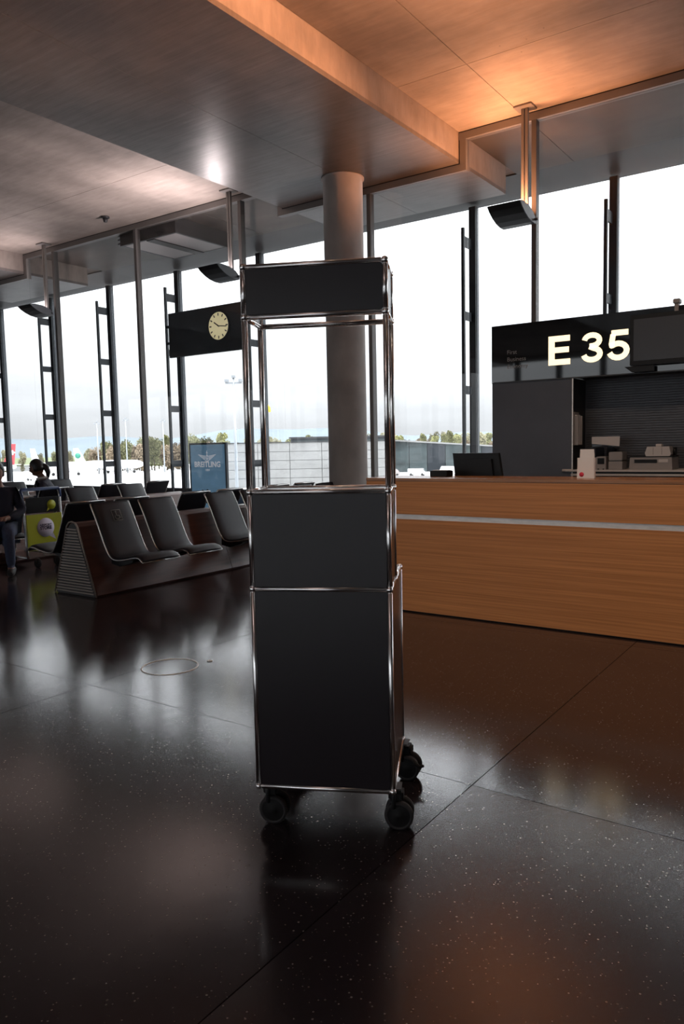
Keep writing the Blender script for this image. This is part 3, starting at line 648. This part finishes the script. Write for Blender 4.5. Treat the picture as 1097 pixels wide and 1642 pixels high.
def bench(x, y0, y1, right, left, label):
    b = empty('bench', (x, y0, 0), 0, label=label, cat='bench', group='rows of back-to-back airport benches')
    L = y1-y0
    tri = [(-.30, .0), (.30, .0), (.335-.02, .02), (.075, .665), (.045, .695), (0, .705), (-.045, .695), (-.075, .665), (-.315, .02)]
    cut = [c*L for c in (0.012/L, .45, .985)]
    for a, c in zip(cut, cut[1:]): obj('wood_body', MB().prism(tri, a+.002, c-.002, 'y'), M_REDWOOD, b)
    obj('core', MB().prism([(p[0]*.97, max(.002, p[1]*.985)) for p in tri], .013, cut[-1]-.01, 'y'), M_DARK, b)
    ep = bpy.data.objects.new('end_grille', None); C.objects.link(ep); ep.parent = b
    obj('backing', MB().prism([(p[0]*.96, max(.004, p[1]*.98)) for p in tri], .001, .011, 'y'), M_DARK, ep)
    for k in range(23):
        z = .028+.0275*k; hw = .305-(.305-.062)*z/.67
        obj('slat', MB().box(-hw, hw, -.014, .001, z, z+.013), M_SLAT, ep)
    q = MB(); out = [(s*px, pz) for px, pz in ()]
    q.tube([(-.322, -.004, .008), (-.080, -.004, .668), (-.045, -.004, .703), (0, -.004, .712), (.045, -.004, .703), (.080, -.004, .668), (.322, -.004, .008)], .009, 8)
    obj('edge_frame', q, M_SLAT, ep)
    for y, kind in right:
        s = seat(b, y-y0, False)
        if kind == 'sign':
            c = offset(PROF, .034); i = 3; a, d_ = c[2], c[6]; dv = (d_-a).normalized(); nv = Vector((-dv.y, dv.x))
            def P3(u, v): q_ = a+dv*(.03+v)+nv*.004; return (q_.x, u, q_.y)
            em = MB()
            fr = [(-.05, 0), (.05, 0), (.05, .11), (-.05, .11)]
            for A_, B_ in zip(fr, fr[1:]+fr[:1]): em.tube([P3(*A_), P3(*B_)], .0025, 5)
            em.tube([P3(-.005, .025), P3(-.004, .058), P3(.02, .06), P3(.032, .088)], .004, 6); em.ball(P3(-.005, .018), .008, 8, 6)
            em.tube([P3(-.004+.024*math.cos(t), .075+.022*math.sin(t)) for t in [.2+k*.42 for k in range(10)]], .0028, 5)
            tag(obj('wheelchair_emblem', em, M_GPLAST, s), 'pale wheelchair symbol')
    for y in left: seat(b, y-y0, True)
    return b
bench(-6.29, 4.43, 8.55, [(4.735, 'sign'), (5.31, ''), (6.24, ''), (6.815, ''), (7.74, ''), (8.30, '')], [4.735, 5.31, 6.24, 6.815, 7.74, 8.30], 'nearest dark wood bench with slatted end and a wheelchair sign on its first seat')
bench(-9.16, 4.43, 8.55, [(4.97, ''), (6.46, ''), (7.33, '')], [5.6, 6.33, 7.33, 8.2], 'second bench row, where the two seated people are')
bench(-12.0, 4.43, 8.55, [(6.2, ''), (7.2, ''), (8.1, '')], [5.0, 6.2, 7.2, 8.1], 'third bench row, furthest left behind the second row')

# ------------------------------------------------------------------ luggage trolley
tr_ = empty('luggage_trolley', (-8.2, 5.385, 0), 0, label='luggage trolley with lime green advertising panel beside the bench end', cat='trolley')
obj('frame_side', MB().tube([(.03, -.255, .12), (.0, -.25, .30), (-.03, -.25, .85), (-.05, -.25, .93)], .014, 8), M_SEATEDGE, tr_)
obj('frame_side', MB().tube([(.03, .255, .12), (.0, .25, .30), (-.03, .25, .85), (-.05, .25, .93)], .014, 8), M_SEATEDGE, tr_)
obj('handle', MB().tube([(-.03, -.255, .83), (-.045, -.26, .92), (-.05, -.25, .94), (-.05, .25, .94), (-.045, .26, .92), (-.03, .255, .83)], .02, 8), M_BLUE, tr_)
lp = obj('lime_panel', MB().box(0, .012, -.235, .235, .21, .64), M_LIME, tr_); tag(lp, 'lime green panel with a pale speech bubble')
bp_ = obj('black_panel', MB().box(-.02, -.008, -.22, .22, .655, .84), M_PLASTIC, tr_); tag(bp_, 'black upper panel with a yellow speech bubble')
def bubble(name, parent, cy, cz, r, x, m, tail):
    q = MB().lathe([(0, 0), (r, 0), (r, .003), (0, .003)], Matrix.Translation((x, cy, cz)) @ Matrix.Rotation(PI/2, 4, 'Y'), 28)
    q.prism([(cy+tail*r*.35, cz-r*.9), (cy+tail*r*.8, cz-r*.55), (cy+tail*r*1.15, cz-r*1.35)], x, x+.0028, 'x'); return obj(name, q, m, parent)
bubble('speech_bubble', lp, .01, .475, .115, .0125, M_LILAC, 1); bubble('speech_bubble', bp_, .115, .745, .058, -.0075, M_LIME, -1)
RY = (PI/2, 0, PI/2)
text('lettering', 'AIRPORT', .040, M_INK, lp, (.0160, .01, .492), RY, bold=.001); text('lettering', 'STORE', .052, M_INK, lp, (.0160, .01, .452), RY, bold=.0025)
obj('base_frame', MB().tube([(.03, -.25, .13), (-.75, -.16, .13), (-.75, .16, .13), (.03, .25, .13)], .014, 8).box(-.7, .0, -.15, .15, .118, .128), M_SEATEDGE, tr_)
for s_ in (-1, 1): obj('back_brace', MB().tube([(-.03, s_*.24, .80), (-.35, s_*.20, .14)], .011, 8), M_SEATEDGE, tr_)
for x, y in ((.03, -.13), (.03, .13), (-.70, .0)):
    w_ = obj('wheel', MB().lathe([(0, -.018), (.05, -.018), (.058, -.01), (.058, .01), (.05, .018), (0, .018)], Matrix.Translation((x, y, .058)) @ Matrix.Rotation(PI/2, 4, 'X'), 18), M_RUBBER, tr_)
    obj('fork', MB().box(x-.012, x+.012, y+.0185, y+.026, .05, .125).box(x-.012, x+.012, y-.026, y-.0185, .05, .125), M_SEATEDGE, w_)

# ------------------------------------------------------------------ people
def skinned(name, nodes_, edges_, root, mats, parent, levels=2):
    me_ = bpy.data.meshes.new(name); me_.from_pydata([n[0] for n in nodes_], [], edges_); me_.update()
    o = bpy.data.objects.new(name, me_); C.objects.link(o)
    sk = o.modifiers.new('skin', 'SKIN'); sk.use_smooth_shade = True; sb = o.modifiers.new('sub', 'SUBSURF'); sb.levels = sb.render_levels = levels
    if not me_.skin_vertices: bpy.context.view_layer.update()
    sv = me_.skin_vertices[0].data
    for i, n in enumerate(nodes_):
        r = n[1] if isinstance(n[1], tuple) else (n[1], n[1]); sv[i].radius = r
        sv[i].use_root = (i == root)
    bpy.context.view_layer.update()
    ev = bpy.data.meshes.new_from_object(o.evaluated_get(bpy.context.evaluated_depsgraph_get()))
    bpy.data.objects.remove(o); ev.name = name; ev.materials.clear()
    return obj(name, ev, mats, parent)
def person(loc, rz, label, lean, top_m, leg_m, skin, collar, hair_long, hands, headtilt):
    """seated figure; local +X is forward, origin on the floor below the hips"""
    P = empty('person', loc, rz, label=label, cat='person')
    hz = .50
    def L(x, z): # lean the trunk forward about the hips
        a = lean; return (x*math.cos(a)+(z-hz)*math.sin(a), hz-(x*math.sin(a))+(z-hz)*math.cos(a))
    def T(x, y, z): q = L(x, z); return (q[0], y, q[1])
    N = []; E_ = []
    def add(p, r, par=None):
        N.append((p, r)); i = len(N)-1
        if par is not None: E_.append((par, i))
        return i
    pel = add((0, 0, hz), (.13, .15)); ab = add(T(0, 0, hz+.16), (.11, .14), pel); ch = add(T(.01, 0, hz+.36), (.115, .165), ab); nb = add(T(0, 0, hz+.49), (.06, .07), ch); nk = add(T(.02, 0, hz+.55), .048, nb)
    hd0 = T(.04, 0, hz+.60); hd = add(hd0, .055, nk)
    kn = []; el = []
    for s in (-1, 1):
        hp = add((.06, s*.09, hz-.02), .085, pel); k = add((.44, s*.12, hz+.0), .062, hp); an = add((.42, s*.13, .085), .042, k); to = add((.55, s*.14, .045), (.035, .045), an)
        sh = add(T(.0, s*.155, hz+.425), .066, ch); e1 = add(T(.02, s*.25, hz+.20), .045, sh); h = hands; w_ = add((h[0]-.06, s*.10, h[1]), .030, e1)
        pm_ = add((h[0]+.01, s*.065, h[1]+.005), (.030, .02), w_)
        for q in range(4): 
            f1 = add((h[0]+.05+.004*(q % 2), s*(.035+.018*q), h[1]-.002-.004*q), .0095, pm_); add((h[0]+.075+.006*(q in (1, 2)), s*(.03+.017*q), h[1]-.022), .008, f1)
        t_ = add((h[0]+.015, s*.02, h[1]+.015), .010, pm_); add((h[0]+.045, s*.012, h[1]+.012), .009, t_)
    body = skinned('body', N, E_, pel, [skin, top_m, leg_m], P)
    for f in body.data.polygons:
        c = f.center; up_ = c.x*math.sin(lean)+(c.z-hz)*math.cos(lean)
        if up_ > .50 or (Vector((c.x-hands[0], c.z-hands[1])).length < .10 and abs(c.y) < .14) or c.z < .09: f.material_index = 0
        elif c.x > .26 and c.z < hz+.09 or c.z < hz-.03: f.material_index = 2
        else: f.material_index = 1
    # clothing follows the same skeleton, a little fuller
    def cloth(name, ids, m, k):
        mp_ = {i: j for j, i in enumerate(ids)}
        nn = [(N[i][0], tuple(c*k+.004 for c in (N[i][1] if isinstance(N[i][1], tuple) else (N[i][1],)*2))) for i in ids]
        return skinned(name, nn, [(mp_[a], mp_[b]) for a, b in E_ if a in mp_ and b in mp_], 0, m, P)
    per = 4+3+1+8+2
    legs = [pel]+[6+i*18+j for i in range(2) for j in (0, 1, 2)]
    arms = [pel, ab, ch, nb]+[6+i*18+j for i in range(2) for j in (4, 5, 6)]
    cloth('trousers', legs, leg_m, 1.10); cloth('jacket', arms, top_m, 1.22)
    for s in (-1, 1): obj('shoe', MB().tube([(.355, s*.133, .05), (.39, s*.133, .055), (.46, s*.136, .050), (.56, s*.14, .040), (.625, s*.142, .034)], [.030, .046, .047, .043, .024], 12), M_SHOE, P)
    # head, shaped from a sphere
    hc = Vector(T(.05, 0, hz+.68)); hb = MB(); hb.ball((0, 0, 0), 1.0, 24, 18)
    for v in hb.bm.verts:
        x, y, z = v.co
        v.co = Vector((x*.098, y*.076, z*.122))
        if z < 0: v.co.x *= 1-.12*(-z); v.co.y *= 1+.32*z*(-z) if False else 1-.30*z*z
        if x > .75: v.co.x -= .008*(x-.75)/.25
        if x > .8 and abs(y) < .22 and -.35 < z < .1: v.co.x += .026*(1-abs(y)/.22)*(1-abs(z+.18)/.3)      # nose
        if x > .6 and abs(abs(y)-.4) < .16 and 0 < z < .22: v.co.x -= .007                                   # eye sockets
        if x > .5 and z < -.62: v.co.x += .012                                                               # chin
    hb.xf(Matrix.Translation(hc) @ Matrix.Rotation(headtilt, 4, 'Y'))
    head = obj('head', hb, skin, P)
    def HP(x, y, z): return tuple(Matrix.Translation(hc) @ Matrix.Rotation(headtilt, 4, 'Y') @ Vector((x, y, z)))
    for s in (-1, 1):
        obj('ear', MB().ball(HP(-.005, s*.073, -.005), .026, 10, 8, sc=(.7, .4, 1.1)), skin, head)
        obj('eye', MB().ball(HP(.085, s*.030, .012), .011, 8, 6), M_INK, head)
    obj('mouth', MB().box(-.006, .004, -.024, .024, -.004, .004).xf(Matrix.Translation(HP(.076, 0, -.064)) @ Matrix.Rotation(headtilt, 4, 'Y')), M_REDWOOD, head)
    hr = MB().ball((0, 0, 0), 1.0, 22, 16)
    for v in hr.bm.verts:
        x, y, z = v.co; v.co = Vector((x*.104-.010, y*.085, z*.122+.012))
        if x > .35 and z < .55: v.co.x = min(v.co.x, .03+.07*max(0, z)); 
        if z < -.35: v.co.z = -.05
    hr.xf(Matrix.Translation(hc) @ Matrix.Rotation(headtilt, 4, 'Y')); hair = obj('hair', hr, M_HAIR, head)
    if hair_long: obj('ponytail', MB().tube([HP(-.095, 0, .03), HP(-.13, 0, -.02), HP(-.135, 0, -.10), HP(-.12, 0, -.17)], [.03, .042, .035, .012], 10), M_HAIR, head)
    if collar: obj('collar', MB().tube([tuple(Vector(T(.015, 0, hz+.525))+Vector((.066*math.cos(t), .072*math.sin(t), .012*math.cos(t)*-1))) for t in [2*PI*k/16 for k in range(16)]], .017, 8, closed=True), M_PALEB, P)
    return P
person((-8.42, 4.97, 0), math.radians(-38), 'seated person in dark navy top and blue jeans at the left edge', .16, M_NAVY, M_JEANS, M_SKIN2, False, False, (.30, .63), .25)
pw_ = person((-9.62, 6.46, 0), math.radians(-136), 'seated person in profile with dark ponytail and white collar behind the trolley', .20, M_NAVY, M_NAVY, M_SKIN, True, True, (.36, .72), .22)
for k in range(3): obj('sleeve_stripe', MB().box(-.022+.018*k, -.014+.018*k, .232, .24, .80, .86), M_PALEB, pw_)
nw = empty('newspaper', (-10.16, 6.43, .745), .2, label='pale crumpled newspaper held by the seated person with the ponytail', cat='newspaper')
obj('sheet', MB().prism([(-.13, -.01), (-.06, .012), (0, .0), (.06, .014), (.13, -.01), (.13, -.004), (.06, .02), (0, .006), (-.06, .018), (-.13, -.004)], -.17, .0, 'y').xf(Matrix.Rotation(.9, 4, 'X')), M_PAPER, nw)

# floor hatch
hx = obj('floor_hatch', MB().lathe([(.172, .0), (.172, .003), (.182, .003), (.182, .0)], Matrix.Translation((-3.66, 3.245, 0)), 40), M_BAND)
tag(hx, 'round metal-rimmed service hatch set in the dark floor', 'hatch'); obj('lift_ring', MB().lathe([(0, 0), (.018, 0), (.018, .004), (.010, .004), (.009, .002), (0, .002)], Matrix.Translation((-3.53, 3.47, .0005)), 16), M_BAND, hx)

# ------------------------------------------------------------------ outside
G = -8.0
gp = MB().box(-330, 260, 82, 330, G-.5, G); tag(obj('apron', gp, M_APRON), 'pale concrete airport apron outside the windows', kind='structure')
tag(obj('grass_field', MB().box(-5200, 3000, 330, 5200, G-1.5, G-.51), M_GRASS), 'grass field reaching to the trees and hills', kind='structure')
tag(obj('added_dark_ground', MB().box(-330, 260, 13.2, 81.9, G-.5, G-.02).box(-1500, 1500, -2500, 13.1, G-.6, G-.1), M_ASPH), 'added unseen dark asphalt around the foot of the building', kind='structure')  # unseen ground added dark so less light bounces onto the ceiling
# hills
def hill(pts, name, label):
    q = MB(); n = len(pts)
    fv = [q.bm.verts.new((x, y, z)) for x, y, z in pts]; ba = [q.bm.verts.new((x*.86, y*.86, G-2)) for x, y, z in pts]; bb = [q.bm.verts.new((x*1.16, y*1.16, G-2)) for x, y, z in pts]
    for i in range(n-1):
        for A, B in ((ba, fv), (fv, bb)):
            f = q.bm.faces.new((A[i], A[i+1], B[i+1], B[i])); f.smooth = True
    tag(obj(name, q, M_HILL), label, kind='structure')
HP_ = []
for k in range(41):
    t = k/40; a = math.radians(-62+72*t)          # bearing from +Y, negative to the left
    h = 62+38*math.exp(-((t-.30)/.10)**2)+16*math.sin(t*23)*.5+10*math.sin(t*51+1)-16*t
    HP_.append((4100*math.sin(a), 4100*math.cos(a), h*1.0))
hill(HP_, 'hill', 'long haze-tinted wooded hill on the horizon')
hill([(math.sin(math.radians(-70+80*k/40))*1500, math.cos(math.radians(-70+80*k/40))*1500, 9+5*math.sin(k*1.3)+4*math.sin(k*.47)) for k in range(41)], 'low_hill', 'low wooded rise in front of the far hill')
# trees
def crown_mesh(seed, wide, high, m):
    rnd = random.Random(seed); q = MB()
    lumps = [(rnd.uniform(0, 2*PI), rnd.uniform(.0, .30)*wide, rnd.uniform(.14, .84)*high, rnd.uniform(.15, .26)*wide) for _ in range(16)]
    for k in range(2600):
        a, rr, z, s_ = lumps[k % 16]
        d = Vector((rnd.gauss(0, 1), rnd.gauss(0, 1), rnd.gauss(0, 1))).normalized()*s_*rnd.uniform(.55, 1.1)
        c = Vector((rr*math.cos(a), rr*math.sin(a), z))+d; c.z = max(c.z, .2)
        u = Vector((rnd.gauss(0, 1), rnd.gauss(0, 1), rnd.gauss(0, 1))).normalized(); v = u.orthogonal().normalized(); h = rnd.uniform(.16, .40)
        q._add([c-u*h-v*h*.6, c+u*h-v*h*.6, c+u*h*.8+v*h*.7, c-u*h*.7+v*h*.6], [(0, 1, 2, 3)])
    me_ = q.mesh('crown'); me_.materials.append(m); return me_
tk = MB().tube([(0, 0, -.3), (.1, 0, 3), (-.1, .1, 6.5)], [.35, .25, .12], 7).tube([(.05, 0, 3), (1.1, .3, 5.5)], [.15, .06], 6).tube([(0, 0, 3.6), (-.9, -.4, 6)], [.14, .06], 6).mesh('trunk'); tk.materials.append(M_TRUNK)
CR = [crown_mesh(i, (8.5, 6.0, 9.0, 7.0)[i], (11, 13, 10, 12)[i], M_FOL[i]) for i in range(4)]
LAB = ['broad dark olive tree in the wood beyond the apron', 'yellow-green tree in the wood beyond the apron', 'brownish half-bare tree in the wood beyond the apron', 'pale green tree in the wood beyond the apron']
rnd = random.Random(3)
def at(bear, dist): a = math.radians(bear); return (dist*math.sin(a), dist*math.cos(a))
def tree(bear, dist, sc_, kind):
    x, y = at(bear, dist)
    where, grp = ((' far left, beyond the red tail', 'far left') if bear < -53 else (' behind the green-tailed aircraft', 'left') if bear < -43 else (' above the pale pier wall', 'middle') if bear < -34 else (' above the dark glazed wing', 'right'))
    t = empty('tree', (x, y, G-.5), rnd.uniform(0, 6.28), label=LAB[kind].replace(' in the wood beyond the apron', '')+where, cat='tree', group='trees beyond the apron, '+grp+': '+('olive', 'yellow-green', 'brownish', 'pale green')[kind]); t.scale = (sc_*.70, sc_*.70, sc_)
    obj('crown', CR[kind], M_FOL[kind], t); obj('trunk', tk, M_TRUNK, t)
def row(b0, b1, dist, sc0, sc1, kinds, step=6.5):
    n_ = max(2, int(math.radians(b1-b0)*dist/step))
    for k in range(n_): tree(b0+(b1-b0)*(k+rnd.uniform(-.12, .12))/n_, dist+rnd.uniform(-2, 2), rnd.uniform(sc0, sc1), kinds[rnd.randrange(len(kinds))])
row(-60, -51.5, 400, .75, 1.0, (0, 3), 7); row(-52, -43, 340, 1.2, 1.4, (0, 1, 2, 0), 5.5); row(-52.2, -43, 352, 1.3, 1.5, (0, 2, 1), 6); row(-53, -43, 364, 1.3, 1.55, (0, 2, 1), 6.5)
row(-43, -34, 395, 1.05, 1.35, (1, 3, 2, 3), 6); row(-43, -34, 412, 1.05, 1.35, (1, 3, 2, 3), 7)
row(-34, -18, 345, 1.12, 1.28, (1, 3, 2, 1), 5); row(-34, -18, 356, 1.2, 1.35, (1, 3, 2), 6); row(-34, -18, 368, 1.2, 1.4, (1, 3, 2), 6)
# pier building of concrete panels and a darker wing
pb = empty('pier_building', (-123.0, 128.4, G), 0, label='low pale concrete pier wall with panel joints beyond the apron', cat='building')
ex, ey = 30.3, 21.4; Lw = math.hypot(ex, ey); pb.rotation_euler = (0, 0, math.atan2(ey, ex))
obj('core', MB().box(0, Lw, .5, 14, 0, 10.0), M_OUTCONC, pb)
pmw = MB().box(.06, Lw/5-.06, 0, .45, .06, 2.06-.06).mesh('concrete_panel'); pmw.materials.append(M_OUTCONC)
for i in range(5):
    for j in range(5): obj('concrete_panel', pmw, M_OUTCONC, pb, (i*Lw/5, 0, j*2.03))
obj('coping', MB().box(-.2, Lw, -.15, 1.0, 10.16, 10.4), M_FASCIA, pb)
rb = empty('flat_roofed_hall', (-146, 181, G), 0.6, label='long dark low hall showing above the pale pier wall', cat='building')
obj('walls', MB().box(0, 30, 0, 12, 0, 11.6), M_STEEL, rb); obj('roof', MB().box(-.5, 30.5, -.5, 12.5, 11.605, 12.1), M_FASCIA, rb)
for k in range(4): obj('window_band', MB().box(1+7.4*k, 7.6+7.4*k, -.1, -.01, 9.2, 11), M_TEAL, rb)
gw = empty('glazed_wing', (-131, 215, G), 0, label='dark glazed wing with a pale roof edge left of the gate unit', cat='building'); gw.rotation_euler = (0, 0, math.atan2(20, 28))
LG = 48.0
def zt_(x): return 10.9-2.6*x/34
for k in range(8):
    x0_, x1_ = LG*k/8, LG*(k+1)/8
    obj('facade_panel', MB().prism([(x0_+.1, 0), (x1_-.1, 0), (x1_-.1, zt_(x1_)-.5), (x0_+.1, zt_(x0_)-.5)], 0, .4, 'y'), M_TEAL if k % 3 != 2 else M_STEEL, gw)
obj('core', MB().prism([(0, 0), (LG, 0), (LG, zt_(LG)-.55), (0, zt_(0)-.55)], .45, 10, 'y'), M_STEEL, gw)
obj('roof_edge', MB().prism([(-.3, zt_(0)-.48), (LG, zt_(LG)-.48), (LG, zt_(LG)), (-.3, zt_(0))], -.5, 10, 'y'), M_OUTCONC, gw)
# aircraft
def plane(loc, rz, label, fin_m, emblem_m, L=30, r=1.95, finh=6.6):
    a = empty('aircraft', loc, rz, label=label, cat='aircraft')
    f = [(0, -L*.5), (r*.30, -L*.49), (r*.62, -L*.42), (r*.92, -L*.28), (r, -L*.15), (r, L*.33), (r*.93, L*.40), (r*.72, L*.455), (r*.40, L*.488), (0, L*.5)]
    obj('fuselage', MB().lathe(f, Matrix.Translation((0, 0, 3.5)) @ Matrix.Rotation(PI/2, 4, 'Y'), 20), M_PLANE, a)
    fn = obj('tail_fin', MB().prism([(-L*.47, 4.2), (-L*.33, 4.9), (-L*.43, 4.9+finh), (-L*.50, 4.9+finh)], -.22, .22, 'y'), fin_m, a)
    if emblem_m is M_WHITE:
        for s in (-1, 1): obj('cross_emblem', MB().box(-L*.452-1.1, -L*.452+.7, s*.27-.04, s*.27+.04, 4.9+finh*.52, 4.9+finh*.52+.6).box(-L*.452-.5, -L*.452+.1, s*.275-.04, s*.275+.04, 4.9+finh*.52-.6, 4.9+finh*.52+1.2), M_WHITE, fn)
    elif emblem_m:
        for s in (-1, 1): obj('round_emblem', MB().lathe([(0, 0), (1.15, 0), (1.15, .06), (0, .06)], Matrix.Translation((-L*.435, s*.25, 4.9+finh*.45)) @ Matrix.Rotation(s*-PI/2, 4, 'X'), 18), emblem_m, fn)
    for s in (-1, 1):
        obj('wing', MB().prism([(L*.12, s*1.6), (-L*.06, s*1.6), (-L*.20, s*9.5), (-L*.15, s*9.5)], 2.6, 2.95, 'z'), M_PLANE, a)
        obj('tailplane', MB().prism([(-L*.36, s*.5), (-L*.45, s*.5), (-L*.49, s*5), (-L*.455, s*5)], 4.2, 4.4, 'z'), M_PLANE, a)
        obj('engine', MB().lathe([(0, -1.7), (.55, -1.7), (.9, 0), (.95, 1.4), (.8, 1.55), (0, 1.5)], Matrix.Translation((L*.07, s*4.3, 1.9)) @ Matrix.Rotation(PI/2, 4, 'Y'), 14), M_PLANE, a)
    for x, y in ((L*.36, 0), (-L*.04, 2.2), (-L*.04, -2.2)): obj('wheel', MB().tube([(x, y-.3, .55), (x, y+.3, .55)], .55, 14).tube([(x, y, .6), (x, y, 2.4)], .14, 8), M_TYRE, a)
    return a
plane((-250.5, 194.5, G), .60, 'white aircraft with a green disc on its tail fin', M_PLANE, M_PGREEN, 28, 1.78, 5.4)
plane((-255.5, 175.0, G), .42, 'white aircraft with a plain white fin parked ahead of the red tail', M_PLANE, None, 23, 1.6, 5.6)
plane((-291, 163.5, G), 3.75, 'white aircraft with a red tail fin and white cross', M_PRED, M_WHITE, 30, 1.85, 7.6)
# apron vehicles and masts
def van(x, y, rz, label, c, l=5.2, h=2.1):
    v = empty('van', (x, y, G), rz, label=label, cat='vehicle', group='apron vehicles')
    obj('body', MB().prism([(-l/2, .45), (l/2, .45), (l/2, 1.1), (l*.32, h), (-l/2, h)], -1, 1, 'y'), c, v)
    obj('windscreen', MB().prism([(l*.335, h-.1), (l*.49, 1.18), (l*.495, 1.2), (l*.345, h-.05)], -.9, .9, 'y'), M_TEAL, v)
    for a_ in (-.32, .32):
        for s in (-1, 1): obj('wheel', MB().tube([(a_*l, s*.8, .42), (a_*l, s*1.02, .42)], .42, 12), M_TYRE, v)
van(-108.5, 192.5, .3, 'white van on the apron by the glazed wing, left of three', M_WHITE); van(-101.0, 197.5, 2.6, 'white van on the apron by the glazed wing, rightmost', M_WHITE, 7, 2.6); van(-114.5, 187.5, .9, 'grey van on the apron by the glazed wing, in the middle', M_GPLAST)
van(-222, 143, .5, 'white van standing on the apron below the white aircraft', M_WHITE)
MASTS = [(-83.4, 89.4, 20.3, 2.6, 'tall near light mast with a cross arm above the poster'), (-252.9, 191.5, 20.4, 2.2, 'far light mast behind the green-tailed aircraft'), (-243.6, 198.1, 21.6, 2.2, 'far light mast right of the green-tailed aircraft'), (-231.5, 206.6, 20.8, 2.0, 'far light mast before the wood')]
for x, y, h, arm, lab in MASTS:
    t = empty('light_mast', (x, y, G), .6, label=lab, cat='mast')
    obj('pole', MB().tube([(0, 0, -.3), (0, 0, h)], [.30, .14], 10), M_MAST, t); obj('cross_arm', MB().box(-arm/2, arm/2, -.12, .12, h-.9, h-.65), M_MAST, t)
    for s in (-1, 0, 1): obj('floodlight', MB().box(s*arm*.42-.3, s*arm*.42+.3, -.3, .3, h-.6 if s else h+.02, h-.2 if s else h+.4), M_MAST, t)
ws_ = empty('windsock', (-98.8, 115.4, G), .6, label='small yellow windsock on a thin pole beside the dark post', cat='windsock')
obj('pole', MB().tube([(-.2, 0, -.3), (-.2, 0, 17.6)], .07, 8), M_MAST, ws_); obj('sock', MB().tube([(-.1, 0, 17.3), (.25, 0, 17.0), (.45, 0, 16.2)], [.45, .38, .22], 10), M_YEL, ws_)
